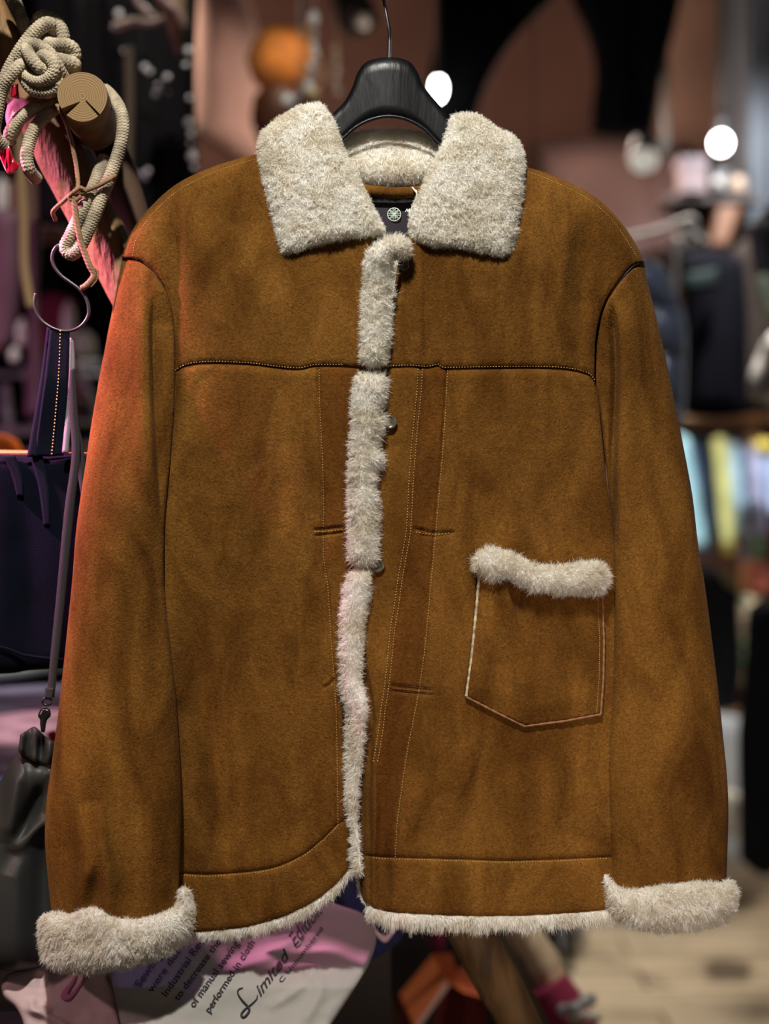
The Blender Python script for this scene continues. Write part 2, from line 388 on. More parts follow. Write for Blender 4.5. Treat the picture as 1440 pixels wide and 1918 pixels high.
def textmesh(s, shear=0.0, bold=0.0, space=1.0):
    cu = bpy.data.curves.new('txt', 'FONT'); cu.body = s; cu.shear = shear; cu.offset = bold; cu.space_character = space; cu.resolution_u = 3
    o = bpy.data.objects.new('txt', cu); C.objects.link(o); bpy.context.view_layer.update()
    me = bpy.data.meshes.new_from_object(o.evaluated_get(bpy.context.evaluated_depsgraph_get()))
    V = np.array([v.co[:] for v in me.vertices]); F = [tuple(p.vertices) for p in me.polygons]
    bpy.data.objects.remove(o); bpy.data.curves.remove(cu); bpy.data.meshes.remove(me)
    T = []
    for f in F:
        for i in range(1, len(f) - 1): T.append((f[0], f[i], f[i + 1]))
    return V[:, :2], np.array(T)
# ------------------------------------------------------------------ the jacket
jk = empty('shearling_jacket', P(720, 1720)[()] , 'large tan suede shearling jacket with cream fleece collar hanging on the black hanger', 'jacket')

FOLDR = [(676, 1180), (685, 1212), (691, 1256), (700, 1300), (706, 1350), (702, 1425), (700, 1500), (700, 1600), (700, 1700)]
SA = [(787, 692), (784, 740), (776, 820), (770, 900), (767, 960), (764, 1000), (757, 1040), (750, 1080), (743, 1130), (735, 1180), (728, 1250), (722, 1300), (717, 1330), (714, 1360), (706, 1410), (703, 1425)]
SB = [(836, 695), (833, 760), (826, 860), (820, 930), (815, 985), (812, 1020), (808, 1060), (800, 1150), (793, 1220), (783, 1290), (772, 1350), (762, 1400), (750, 1480), (742, 1540), (738, 1605)]
SL = [(596, 693), (597, 760), (602, 860), (604, 950), (603, 1000), (605, 1050), (612, 1100), (618, 1200), (624, 1270), (628, 1350), (630, 1450), (631, 1545)]
YL = [(329, 697), (350, 686), (395, 681), (470, 684), (520, 690), (560, 693), (590, 687), (640, 687), (690, 692)]
YR = [(700, 692), (735, 689), (770, 688), (800, 690), (822, 686), (832, 692), (900, 691), (1000, 690), (1060, 693), (1100, 702), (1113, 715)]
HL = [(318, 1638), (340, 1636), (400, 1638), (500, 1628), (560, 1605), (600, 1575), (631, 1545), (652, 1535)]
HR = [(672, 1601), (700, 1604), (738, 1606), (850, 1609), (940, 1612), (1030, 1610), (1135, 1605), (1156, 1604)]
SHL = [(228, 482), (243, 440), (275, 395), (330, 345), (400, 312), (485, 287), (560, 275), (610, 300), (660, 380), (700, 450)]
SHR = [(752, 460), (790, 400), (850, 320), (905, 298), (985, 313), (1040, 330), (1100, 360), (1140, 390), (1170, 425), (1195, 465), (1206, 491)]
AL = [(228, 482), (262, 488), (290, 510), (310, 545), (323, 590), (328, 640), (329, 697)]
AR = [(1206, 491), (1185, 498), (1168, 516), (1150, 540), (1135, 563), (1123, 595), (1115, 640), (1113, 715)]

def HB0(X, Y):
    """the hanging front of the jacket: height towards the viewer"""
    X = np.asarray(X, float); Y = np.asarray(Y, float)
    h = 46 - 58 * ((X - 720) / 430) ** 2
    h = h - 26 * np.clip((470 - Y) / 190, 0, 2) ** 1.6
    left = sst((690 - X) / 30)
    h = h - left * np.clip(Y - 1050, 0, 900) * .075 - (1 - left) * -np.clip(Y - 1150, 0, 900) * .03
    h = h + 8 * fbm(X / 170, Y / 260, 11) + 3.2 * fbm(X / 48, Y / 70, 21)
    return h

def HB(X, Y):
    shp = np.shape(X); X = np.atleast_1d(np.asarray(X, float)); Y = np.atleast_1d(np.asarray(Y, float))
    h = HB0(X, Y)
    h = h + ridge(X, Y, [(322, 370), (326, 450), (330, 560), (336, 650)], 17, -15, .3)
    h = h + ridge(X, Y, [(1100, 400), (1088, 460), (1086, 560), (1092, 640)], 22, -15, .3)
    h = h + ridge(X, Y, [(1060, 420), (1050, 560), (1055, 690)], 24, 5, .3)
    # placket seams
    for s, dp in ((SL, 6), (SA, 5), (SB, 6)):
        d, t = dist(X, Y, s, 300); h = h - dp * np.exp(-(d / 3.2) ** 2)
    low = sst((Y - 950) / 250); a = side(X, Y, SA); b = side(X, Y, SB)
    h = h - 4.0 * sst(a / 10) * sst(-b / 14) * (X > 690)                       # band between the seams lies lower
    h = h + low * 7 * np.exp(-((b - 26) / 20) ** 2) * (X > 690) - low * 5 * np.exp(-((b + 22) / 14) ** 2) * (X > 690)
    # folded front edge right of the fleece
    f = side(X, Y, FOLDR)
    h = h - (X > 664) * (X < 760) * 20 * sst(-f / 9) * sst((Y - 1150) / 90)
    # soft rolls low on the wearer's left front
    h = h + ridge(X, Y, [(905, 1370), (880, 1430), (850, 1500), (840, 1580)], 22, 10, .3) + ridge(X, Y, [(960, 1400), (930, 1480), (950, 1590)], 20, -8, .3)
    h = h + ridge(X, Y, [(800, 1350), (800, 1450), (770, 1570)], 18, 8, .3) + ridge(X, Y, [(1040, 1400), (1030, 1500), (1020, 1600)], 30, 4, .3)
    # button-hole welts and short double seams
    for q in ([(590, 992), (615, 990), (640, 987)], [(592, 1003), (618, 1000), (640, 997)], [(778, 990), (800, 995), (812, 998), (848, 996)],
              [(790, 1002), (818, 1005), (848, 1000)], [(736, 1284), (770, 1288), (808, 1292)], [(736, 1294), (770, 1298), (808, 1301)], [(608, 1287), (618, 1281), (626, 1272)]):
        d, t = dist(X, Y, q, 60); h = h - 5.5 * np.exp(-(d / 2.6) ** 2)
    d1, _ = dist(X, Y, YL, 300); d2, _ = dist(X, Y, YR, 300)
    pk = 1 + .5 * np.sin(X / 3.1)
    h = h - 1.2 * np.exp(-(np.minimum(d1, d2) / 9) ** 2) * pk
    return h.reshape(shp)

def HBp(X, Y, d): return HB(X, Y)
RE = (15, 7)
ROLL = lambda X, Y, d, S: -22 * (1 - domef(np.minimum(*[dist(X, Y, S, 160)[0]] * 2), 34))
o = patch('yoke', SHL, YL, AL, [(700, 450), (694, 560), (690, 692)], lambda X, Y, d: HB(X, Y) + ROLL(X, Y, d, SHL[:6]), SUEDE, jk, rnd=RE)
o2 = patch('yoke', SHR, YR, [(752, 460), (742, 540), (715, 620), (700, 692)], AR, lambda X, Y, d: HB(X, Y) + ROLL(X, Y, d, SHR[4:]), SUEDE, jk, rnd=RE)
fl = patch('front_panel', YL, HL, [(329, 697), (326, 780), (320, 860), (314, 930), (308, 1000), (305, 1300), (318, 1638)],
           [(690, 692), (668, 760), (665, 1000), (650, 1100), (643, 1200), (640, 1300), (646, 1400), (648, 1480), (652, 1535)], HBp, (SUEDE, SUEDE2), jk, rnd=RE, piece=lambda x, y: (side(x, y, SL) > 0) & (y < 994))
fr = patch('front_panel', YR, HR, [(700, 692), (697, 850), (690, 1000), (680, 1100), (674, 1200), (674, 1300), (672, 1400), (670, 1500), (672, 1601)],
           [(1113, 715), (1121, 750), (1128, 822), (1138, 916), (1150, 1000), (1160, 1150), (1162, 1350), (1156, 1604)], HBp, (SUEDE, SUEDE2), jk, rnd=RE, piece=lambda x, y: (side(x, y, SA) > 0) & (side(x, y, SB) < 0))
HEML = [(345, 1748), (420, 1742), (480, 1733), (540, 1713), (590, 1688), (630, 1655), (654, 1626)]
HEMR = [(690, 1697), (722, 1708), (800, 1714), (900, 1717), (1000, 1715), (1110, 1708), (1150, 1702)]
bl = patch('hem_band', HL, HEML, [(318, 1638), (330, 1690), (345, 1748)], [(652, 1535), (656, 1580), (654, 1626)], lambda X, Y, d: HB(X, Y) + 2, SUEDE, jk, rnd=RE)
br = patch('hem_band', HR, HEMR, [(672, 1601), (673, 1640), (678, 1680), (690, 1697)], [(1156, 1604), (1155, 1650), (1150, 1702)], lambda X, Y, d: HB(X, Y) + 2, SUEDE, jk, rnd=RE)
sh = lambda p, dx=0, dy=0: [(x + dx, y + dy) for x, y in p]
stitches('stitching', [sh(YL[:-1], 0, -4)], HB, o); stitches('stitching', [sh(YR, 0, -4)], HB, o2)
HSL = lambda x, y: HB(x, y) - 20 * (1 - domef(dist(np.atleast_1d(x), np.atleast_1d(y), SHL[:6], 160)[0], 34))
HSR = lambda x, y: HB(x, y) - 20 * (1 - domef(dist(np.atleast_1d(x), np.atleast_1d(y), SHR[4:], 160)[0], 34))
stitches('shoulder_stitching', [[(248, 478), (256, 445), (286, 400), (338, 354), (405, 321), (480, 297)]], HSL, o, sp=4.5, ln=3, r=.7)
stitches('shoulder_stitching', [[(990, 322), (1037, 340), (1095, 369), (1132, 397), (1161, 431), (1186, 470), (1195, 488)]], HSR, o2, sp=4.5, ln=3, r=.7)
stitches('stitching', [sh(SL, 2), [(590, 996), (616, 995), (640, 992)]], HB, fl)
stitches('stitching', [sh(SA, -4), sh(SA, 4), sh(SB, 2), [(780, 997), (812, 1001), (846, 998)]], HB, fr)
stitches('stitching', [sh(HL[1:-1], 0, 3)], lambda x, y: HB(x, y) - 1, bl); stitches('stitching', [sh(HR[1:-1], 0, 3)], lambda x, y: HB(x, y) - 1, br)
stitches('buttonhole', [[(736, 1289), (770, 1293), (808, 1296)], [(736, 1283), (770, 1286), (808, 1290), (809, 1303), (770, 1300), (737, 1296)]], HB, fr, sp=3.2, ln=3, r=1.1, m=EDGE, smooth=False)

# back of the jacket, its fleece side inwards
BK = [(300, 420), (420, 330), (600, 262), (720, 372), (850, 262), (1020, 345), (1150, 440)]
patch('back_panel', BK, [(350, 1600), (720, 1590), (1120, 1600)], [(300, 420), (335, 1000), (350, 1600)], [(1150, 440), (1130, 1000), (1120, 1600)],
      lambda X, Y, d: -78 - 30 * ((X - 720) / 430) ** 2 + 0 * X, SUEDE, jk, step=9, thick=12)

# sleeves
SLO = [(228, 482), (222, 520), (198, 643), (177, 757), (160, 870), (143, 990), (134, 1100), (113, 1300), (97, 1429), (87, 1500), (84, 1570), (89, 1640), (98, 1725)]
SLI = [(264, 488), (290, 511), (310, 546), (323, 591), (328, 640), (328, 760), (321, 860), (314, 930), (308, 1000), (308, 1100), (318, 1200), (329, 1300), (337, 1420), (340, 1500), (338, 1600), (334, 1725)]
def HSLV(X, Y, d):
    Lx = np.interp(Y, [p[1] for p in SLO], [p[0] for p in SLO]); Rx = np.interp(Y, [p[1] for p in SLI], [p[0] for p in SLI])
    dl = np.clip(X - Lx, 0, 999); dr = np.clip(Rx - X, 0, 999)
    dn = sst((Y - 620) / 420)
    h = -4 + dn * 52 + 0 * X
    h = h - (62 + 20 * dn) * (1 - domef(dl, 105))
    h = h - (8 + 46 * dn) * (1 - domef(dr, 14 + 70 * dn))
    top = np.clip((560 - Y) / 80, 0, 1); h = h - 10 * top ** 2
    FO = [(293, 545), (287, 600), (289, 730), (294, 850), (301, 950), (306, 1040)]
    g, t = dist(X, Y, FO, 120); fd = np.clip(np.minimum(t / .12, (1 - t) / .3), 0, 1)
    h = h - 19 * np.exp(-(g / 6) ** 2) * fd - 12 * sst(side(X, Y, FO) / 10) * fd * (Y > 545)
    h = h + 12 * np.exp(-((side(X, Y, FO) + 22) / 20) ** 2) * fd
    h = h + 4 * fbm(X / 110, Y / 260, 31) + 1.4 * fbm(X / 40, Y / 60, 36)
    # creases above the cuff
    h = h + ridge(X, Y, [(178, 1545), (172, 1610), (158, 1650), (138, 1725)], 16, 15, .5) + ridge(X, Y, [(176, 1500), (192, 1580), (203, 1650), (208, 1735)], 14, 18, .4)
    h = h + ridge(X, Y, [(180, 1600), (176, 1680), (172, 1760)], 14, -8, .5) + ridge(X, Y, [(118, 1440), (122, 1520), (120, 1600), (112, 1740)], 30, -15, .5)
    h = h + ridge(X, Y, [(150, 1460), (165, 1510), (178, 1550)], 20, -8, .5) + ridge(X, Y, [(250, 1300), (262, 1500), (268, 1700)], 34, -6, .3)
    return h
TL = [(228, 482), (245, 484), (264, 488)]
patch('sleeve', TL, [(98, 1725), (215, 1735), (334, 1725)], SLO, SLI, HSLV, SUEDE, jk, rnd=(5, 6), hb=lambda X, Y, d: -78 + 74 * (1 - domef(d, 90)) - 2)
SRO = [(1206, 491), (1213, 530), (1236, 622), (1261, 740), (1277, 822), (1296, 925), (1307, 1016), (1322, 1110), (1336, 1220), (1346, 1300), (1353, 1370), (1361, 1450), (1364, 1520), (1362, 1600), (1360, 1665)]
SRI = [(1186, 498), (1169, 517), (1151, 541), (1136, 565), (1125, 595), (1117, 640), (1114, 715), (1122, 760), (1130, 830), (1140, 920), (1148, 1010), (1149, 1150), (1142, 1300), (1136, 1400), (1137, 1550), (1139, 1665)]
def HSRV(X, Y, d):
    Lx = np.interp(Y, [p[1] for p in SRI], [p[0] for p in SRI]); Rx = np.interp(Y, [p[1] for p in SRO], [p[0] for p in SRO])
    dl = np.clip(X - Lx, 0, 999); dr = np.clip(Rx - X, 0, 999)
    dn = sst((Y - 700) / 500)
    h = -6 + dn * 26 + 0 * X
    h = h - 66 * (1 - domef(dr, 110)) - (8 + 34 * dn) * (1 - domef(dl, 14 + 44 * dn))
    FO = [(1142, 560), (1148, 600), (1153, 680), (1151, 780), (1148, 850), (1148, 940), (1149, 1030)]
    g, t = dist(X, Y, FO, 120); fd = np.clip(np.minimum(t / .12, (1 - t) / .12), 0, 1)
    h = h - 26 * np.exp(-(g / 6) ** 2) * fd - 10 * sst(-side(X, Y, FO) / 8) * fd * (Y > 555)
    h = h + 9 * np.exp(-((side(X, Y, FO) - 26) / 24) ** 2) * fd
    h = h + 4 * fbm(X / 90, Y / 240, 41) + 1.5 * fbm(X / 40, Y / 60, 46)
    h = h + ridge(X, Y, [(1215, 700), (1235, 800), (1250, 860)], 12, -5, .3) + ridge(X, Y, [(1200, 1350), (1215, 1500), (1230, 1650)], 26, -7, .3)
    h = h + ridge(X, Y, [(1290, 1300), (1300, 1450), (1290, 1620)], 22, 5, .3)
    return h
patch('sleeve', [(1186, 498), (1196, 494), (1206, 491)], [(1139, 1665), (1250, 1672), (1360, 1665)], SRI, SRO, HSRV, SUEDE, jk, rnd=(5, 6), hb=lambda X, Y, d: -88 + 70 * (1 - domef(d, 90)) - 2)

# turned-back fleece cuffs
c1 = wool('cuff', [(76, 1716), (98, 1709), (130, 1711), (150, 1701), (172, 1697), (190, 1701), (207, 1712), (232, 1718), (270, 1716), (310, 1707), (332, 1694), (338, 1664), (352, 1664)],
     [(84, 1798), (104, 1815), (150, 1820), (200, 1817), (260, 1806), (310, 1788), (345, 1762), (356, 1740)],
     [(76, 1716), (73, 1735), (76, 1770), (84, 1798)], [(352, 1664), (360, 1690), (361, 1715), (356, 1740)],
     lambda X, Y, d: 70 - 34 * ((X - 235) / 145) ** 2 + 0 * X, jk, dome=34, rad=42, length=7.5, dens=.8, step=4, thick=80, bumps=2.2, seed=5, lean=(0, 0, -.25), cell=14, bcell=14, rand=.3)
c2 = wool('cuff', [(1126, 1632), (1136, 1634), (1150, 1652), (1168, 1663), (1205, 1662), (1250, 1657), (1300, 1652), (1350, 1654), (1364, 1647), (1374, 1652)],
     [(1134, 1697), (1155, 1721), (1190, 1737), (1240, 1744), (1300, 1740), (1350, 1729), (1376, 1708)],
     [(1126, 1632), (1125, 1660), (1134, 1697)], [(1374, 1652), (1381, 1675), (1376, 1708)],
     lambda X, Y, d: 50 - 36 * ((X - 1250) / 130) ** 2 + 0 * X, jk, dome=32, rad=38, length=7.5, dens=.8, step=4, thick=80, bumps=2.5, seed=6, lean=(0, 0, -.2), cell=12, bcell=11, rand=.3)

# collar
def HCL(X, Y, d): return 64 - 20 * np.clip((360 - Y) / 170, 0, 1) ** 1.5 - 26 * ((X - 640) / 150) ** 2 * (X < 640) + 0 * X
wool('collar_leaf', [(487, 250), (515, 226), (552, 203), (578, 195), (603, 195)],
     [(524, 472), (545, 477), (590, 463), (640, 451), (690, 445), (722, 433)],
     [(487, 250), (484, 290), (494, 350), (507, 405), (517, 445), (524, 472)], [(603, 195), (625, 228), (643, 280), (665, 322), (690, 370), (708, 405), (722, 433)],
     HCL, jk, dome=32, rad=26, length=5.5, dens=.75, thick=46, bumps=2.6, seed=7, cell=7, bcell=7, rand=.3, lean=(0, 0, -.12))
wool('collar_leaf', [(846, 216), (872, 212), (900, 217), (928, 239), (962, 254), (976, 274)],
     [(768, 438), (780, 452), (810, 463), (850, 466), (900, 475), (940, 484), (958, 478)],
     [(846, 216), (838, 245), (822, 285), (806, 315), (790, 352), (772, 392), (766, 418), (768, 438)], [(976, 274), (982, 305), (979, 350), (975, 400), (968, 450), (958, 478)],
     lambda X, Y, d: 62 - 18 * np.clip((360 - Y) / 160, 0, 1) ** 1.5 - 30 * ((X - 820) / 170) ** 2 * (X > 820) + 0 * X,
     jk, dome=32, rad=26, length=5.5, dens=.75, thick=46, bumps=2.6, seed=8, cell=7, bcell=7, rand=.3, lean=(0, 0, -.12))
wool('collar_back', [(628, 268), (660, 250), (700, 243), (740, 242), (785, 246), (815, 256), (846, 272)], [(660, 330), (682, 344), (740, 350), (790, 344), (822, 328)],
     [(628, 268), (640, 300), (660, 330)], [(846, 272), (838, 300), (822, 328)],
     lambda X, Y, d: -52 + 24 * np.exp(-((Y - 318) / 30) ** 2) + 0 * X, jk, dome=14, rad=16, length=7, dens=.5, thick=14, bumps=2, seed=9, cell=8)
patch('neck_lining', [(640, 335), (740, 345), (845, 335)], [(690, 460), (740, 470), (790, 460)], [(640, 335), (690, 460)], [(845, 335), (790, 460)],
      lambda X, Y, d: -62 + 0 * X, mat('dark_lining', (0.02, 0.014, 0.02), .8), jk, step=8, smooth=False, thick=8)
V, F = tube([(668, 352, -42), (690, 357, -30), (735, 361, -26), (780, 359, -30), (800, 353, -38)], 10.5, 20, res=2.5)
meshobj('hanging_loop', V, F, SUEDE, jk)
lb = patch('neck_label', [(680, 378), (740, 380), (812, 376)], [(716, 446), (740, 452), (768, 446)], [(680, 378), (716, 446)], [(812, 376), (768, 446)],
           lambda X, Y, d: -40 + 3 * np.sin(X / 14) + 0 * X, mat('dark_label_cloth', (0.016, 0.012, 0.018), .85, bump=.3, bscale=900), jk, smooth=False, step=4, thick=3)
# round crossed emblem on the label
EMW = mat('emblem_thread', (0.75, 0.78, 0.70), .8); EMG = mat('emblem_green', (0.10, 0.22, 0.13), .8)
ring = [(738 + 12.2 * math.cos(a), 401.5 + 12.2 * math.sin(a), -35.5) for a in np.linspace(0, 2 * math.pi, 33)]
parts = [tube(ring, .75, 6, res=1.2, cap=False)]
for a in range(4):
    for s in (-1, 1):
        t = a * math.pi / 4; w_ = 2.1 if a % 2 == 0 else 1.0
        x, y = math.cos(t), math.sin(t)
        parts.append(tube([(738 - x * 11.5 - y * w_ * s, 401.5 - y * 11.5 + x * w_ * s, -35.5), (738 - y * w_ * s, 401.5 + x * w_ * s, -35.2), (738 + x * 11.5 - y * w_ * s, 401.5 + y * 11.5 + x * w_ * s, -35.5)], .55, 5, res=3))
V, F = join(parts); meshobj('emblem', V, F, EMW, lb)
V, F = join([tube([(727.5, 401.5, -37), (738, 401.5, -37), (748.5, 401.5, -37)], 1.6, 6, res=3), tube([(738, 391, -37), (738, 401, -37), (738, 412, -37)], 1.6, 6, res=3)])
meshobj('emblem_cross', V, F, EMG, lb)
V, F = textmesh('AN', .2, .01)
g = P(758 + V[:, 0] * 9, 397 - V[:, 1] * 9, DJ, -34.5); meshobj('lettering', g, F, EMW, lb)
WS = mat('white_string', (0.85, 0.85, 0.82), .8)
V, F = join([tube([(772, 351, -22), (776, 356, -12), (782, 366, -12), (780, 378, -22), (773, 386, -28), (770, 392, -28)], 1.4, 6),
             tube([(773, 356, -20), (780, 358, -10), (779, 371, -12), (775, 382, -20), (777, 389, -26)], 1.2, 6),
             tube([(764, 396, -26), (768, 393, -24), (767, 401, -22), (770, 398, -20), (772, 404, -20)], 2.0, 6)])
meshobj('tag_string', V, F, WS, jk)

# fleece running down the front edge
def HP(X, Y, d): return HB0(X, Y) + 30
wool('placket_fleece', [(706, 454), (738, 440), (766, 452), (768, 476), (752, 486)], [(676, 680), (700, 688), (724, 680)],
     [(706, 454), (687, 475), (681, 520), (678, 600), (676, 680)], [(752, 486), (737, 480), (733, 520), (731, 600), (729, 640), (724, 680)],
     lambda X, Y, d: HP(X, Y, d) + 16 * sst((520 - Y) / 60), jk, dome=28, rad=28, length=8, dens=.7, thick=24, bumps=3, seed=12, cell=9, rand=.35)
wool('placket_fleece', [(664, 703), (694, 699), (722, 702)], [(655, 1054), (680, 1062), (706, 1054)],
     [(664, 703), (660, 760), (657, 830), (652, 920), (653, 980), (655, 1054)], [(722, 702), (722, 745), (714, 770), (722, 790), (720, 805), (706, 832), (718, 856), (716, 868), (702, 890), (709, 960), (706, 1000), (706, 1054)],
     HP, jk, dome=30, rad=32, length=9, dens=.7, thick=24, bumps=3, seed=13, cell=10, lean=(.1, 0, 0))
wool('placket_fleece', [(656, 1070), (675, 1066), (696, 1071)], [(659, 1632), (668, 1640), (678, 1636)],
     [(656, 1070), (644, 1112), (638, 1180), (637, 1230), (641, 1290), (650, 1340), (649, 1400), (648, 1460), (650, 1520), (659, 1560), (659, 1632)],
     [(696, 1071), (688, 1130), (681, 1180), (678, 1230), (676, 1270), (686, 1318), (684, 1350), (680, 1400), (674, 1450), (669, 1520), (672, 1570), (678, 1636)],
     lambda X, Y, d: HP(X, Y, d) - 8 * sst((Y - 1280) / 200), jk, dome=26, rad=24, length=8, dens=.7, thick=22, bumps=3, seed=14, cell=10)
for (x, y, hh, r) in ((756, 497, 48, 9), (730, 791, 56, 10.5), (707, 1060, 54, 10)):
    V, F = lathe([(0, -.002), (.8, -.002), (1, 0), (1, .0015), (.82, .0025), (.7, .0018), (0, .0016)], 28)
    V[:, :2] *= r * .0005 * 1.25; q = np.array([[1, 0, 0], [0, 0, -1], [0, 1, 0]]); V = V @ q.T + P(x, y, DJ, hh - 8)
    meshobj('button', V, F, HORN, jk)

# fleece fringe under the hem
def fringe(A, dep, seed, ln, hoff):
    n = 14; a = np.asarray(A, float)
    return wool('hem_fleece', sh(A, 0, -6), sh(A, 0, dep), [(a[0][0], a[0][1] - 6), (a[0][0], a[0][1] + dep)], [(a[-1][0], a[-1][1] - 6), (a[-1][0], a[-1][1] + dep)],
                lambda X, Y, d: HB(X, Y) + hoff, jk, dome=8, rad=8, length=ln, dens=1.6, step=3, thick=12, bumps=1.5, seed=seed, lean=(0, 0, -.9), cell=12, swirl=.45, rand=.3)
fringe(HEMR, 12, 15, 11, -3)
fringe(HEML, 7, 16, 8, -4)
wool('hem_fleece', [(667, 1636), (673, 1650), (679, 1680), (690, 1697)], [(671, 1668), (676, 1684), (694, 1706)], [(667, 1636), (671, 1668)], [(690, 1697), (694, 1706)], lambda X, Y, d: HB(X, Y) - 6, jk, dome=6, rad=6, length=5, dens=1.2, step=3, thick=8, bumps=1, seed=17)

# patch pocket with its fleece mouth
PT = [(897, 1078), (950, 1088), (1010, 1100), (1127, 1100)]; PB = [(873, 1305), (928, 1334), (982, 1360), (1055, 1351), (1125, 1338)]
PLf = [(897, 1078), (893, 1130), (888, 1180), (882, 1240), (873, 1305)]; PRt = [(1127, 1100), (1131, 1200), (1130, 1270), (1125, 1338)]
def HPK(X, Y, d):
    h = HB(X, Y) + 9 + 7 * sst(d / 45) + 16 * sst((1160 - Y) / 90) * sst((X - 940) / 60)
    e = [(952, 1080), (958, 1120), (968, 1160), (979, 1200)]; s = side(X, Y, e); k = sst((1205 - Y) / 110)
    h = h - 34 * k * sst((s + 3) / 5) * np.exp(-(np.clip(s, 0, 999) / 26) ** 1.3) + 8 * k * np.exp(-((s + 10) / 14) ** 2)
    h = h + ridge(X, Y, [(979, 1200), (984, 1260), (982, 1370)], 26, 12, .5) + ridge(X, Y, [(925, 1150), (935, 1260), (945, 1340)], 28, -12, .5)
    h = h + ridge(X, Y, [(905, 1200), (894, 1270), (888, 1320)], 18, 9, .5) + ridge(X, Y, [(1085, 1130), (1075, 1340)], 34, -10, .5)
    return h
pk = patch('patch_pocket', PT, PB, PLf, PRt, HPK, SUEDE, jk, step=2.5, rnd=(5, 6), thick=9, smooth=False)
def onp(p, r, name, m, lift=4):
    c = curve(p, 60, False); z = HB(c[:, 0], c[:, 1]) + lift + 3
    V, F = tube(np.column_stack([c, z]), r, 8, res=2.5, rfun=lambda t: 1 + .18 * np.sin(t * 90) + .1 * np.sin(t * 211)); return meshobj(name, V, F, m, pk)
onp(PLf, 2.7, 'cut_edge', CREAMEDGE); onp(PB, 2.4, 'cut_edge', EDGE); onp(PRt, 2.2, 'cut_edge', EDGE)
PB2 = sh(PB, 3, -9)
stitches('stitching', [sh(PRt, -8), ], lambda x, y: HPK(np.atleast_1d(x), np.atleast_1d(y), np.full(np.shape(x), 6.)), pk, sp=4, ln=3, r=.7, smooth=False)
wool('pocket_fleece', [(888, 1048), (904, 1032), (925, 1030), (960, 1040), (1000, 1060), (1060, 1062), (1090, 1055), (1122, 1054)],
     [(890, 1066), (908, 1080), (926, 1086), (945, 1079), (965, 1086), (990, 1102), (1020, 1105), (1050, 1112), (1095, 1114), (1124, 1111)],
     [(888, 1048), (886, 1057), (890, 1066)], [(1122, 1054), (1137, 1070), (1136, 1095), (1124, 1111)],
     lambda X, Y, d: HB(X, Y) + 36 + 8 * sst((X - 940) / 60), pk, dome=30, rad=26, length=9, dens=1.1, thick=26, bumps=3, seed=18, cell=13, bcell=13, rand=.4, swirl=.8)

# ------------------------------------------------------------------ hanger and its rail
hg = empty('clothes_hanger', P(728, 240, DJ, -20), 'glossy black wooden coat hanger inside the jacket collar', 'hanger')
HT = [(560, 300), (600, 240), (622, 214), (645, 190), (660, 162), (670, 135), (688, 115), (728, 107), (764, 114), (782, 135), (793, 160), (812, 185), (838, 216), (870, 262), (910, 300)]
HBt = [(560, 330), (600, 298), (640, 264), (665, 242), (695, 227), (728, 221), (762, 227), (795, 245), (824, 274), (870, 306), (910, 330)]
patch('body', HT, HBt, [(560, 300), (560, 330)], [(910, 300), (910, 330)],
      lambda X, Y, d: -18 + 10 * np.exp(-((X - 728) / 60) ** 2) + 0 * X, BLACKWOOD, hg, thick=30, rnd=(11, 9), step=3)
V, F = tube([(x, y - 3, -9) for x, y in HBt[1:-1]], 3.5, 10)
meshobj('lower_lip', V, F, BLACKWOOD, hg)
RZ = P(715, -95)[2]; xr = P(715, 0)[0]
hk = [tuple(P(728, 122, DJ, -24)), tuple(P(729, 90, DJ, -24)), tuple(P(729, 60, DJ, -24)), tuple(P(723, 25, DJ, -24)), tuple(P(718, 0, DJ, -24)), tuple(P(712, -40, DJ, -24)),
      (xr - .004, 1.212, RZ - .012), (xr - .004, 1.19, RZ + .010), (xr - .004, 1.17, RZ + .019), (xr - .004, 1.15, RZ + .004), (xr - .004, 1.148, RZ - .02)]
hk = [Vector(p) for p in hk]
V, F = tube(hk, .0017, 10, res=.002, px=False); meshobj('hook', V, F, STEEL, hg)
rl = empty('garment_rail', (0, 1.175, RZ), 'steel rail above the jacket that carries the hanger', 'rail')
V, F = tube([(-1.2, 1.172, RZ), (0, 1.172, RZ), (1.2, 1.172, RZ)], .012, 20, res=.2, px=False); meshobj('pipe', V, F, STEEL, rl)
for sx in (-1.1, 1.1):
    V, F = tube([(sx, 1.172, RZ), (sx, 1.172, 3), (sx, 1.172, 4.28)], .008, 12, res=.2, px=False); meshobj('hanger_rod', V, F, STEEL, rl)
# ------------------------------------------------------------------ the room
def struct(o): o['kind'] = 'structure'; return o
FLOORM = mat('floor_boards', (0.50, 0.42, 0.30), .55, vary=.35, vscale=3.0, stretch=(1, 7, 1), bump=.2, bscale=40)
nt = FLOORM.node_tree; N = nt.nodes.new; K = nt.links.new
bk = N('ShaderNodeTexBrick'); bk.inputs['Scale'].default_value = 1; bk.inputs['Brick Width'].default_value = 1.6; bk.inputs['Row Height'].default_value = .16
bk.inputs['Mortar Size'].default_value = .006; bk.inputs['Color1'].default_value = (1, 1, 1, 1); bk.inputs['Color2'].default_value = (.72, .68, .62, 1); bk.inputs['Mortar'].default_value = (.2, .15, .1, 1)
tcn = N('ShaderNodeTexCoord'); K(tcn.outputs['Object'], bk.inputs['Vector'])
mxx = N('ShaderNodeMix'); mxx.data_type = 'RGBA'; mxx.blend_type = 'MULTIPLY'; mxx.inputs[0].default_value = 1
src = nt.nodes['Principled BSDF'].inputs['Base Color'].links[0].from_socket
K(src, mxx.inputs[6]); K(bk.outputs[0], mxx.inputs[7]); K(mxx.outputs[2], nt.nodes['Principled BSDF'].inputs['Base Color'])
PLAST = mat('brown_plaster', (0.22, 0.105, 0.078), .9, vary=.18, vscale=1.6, bump=.2, bscale=30)
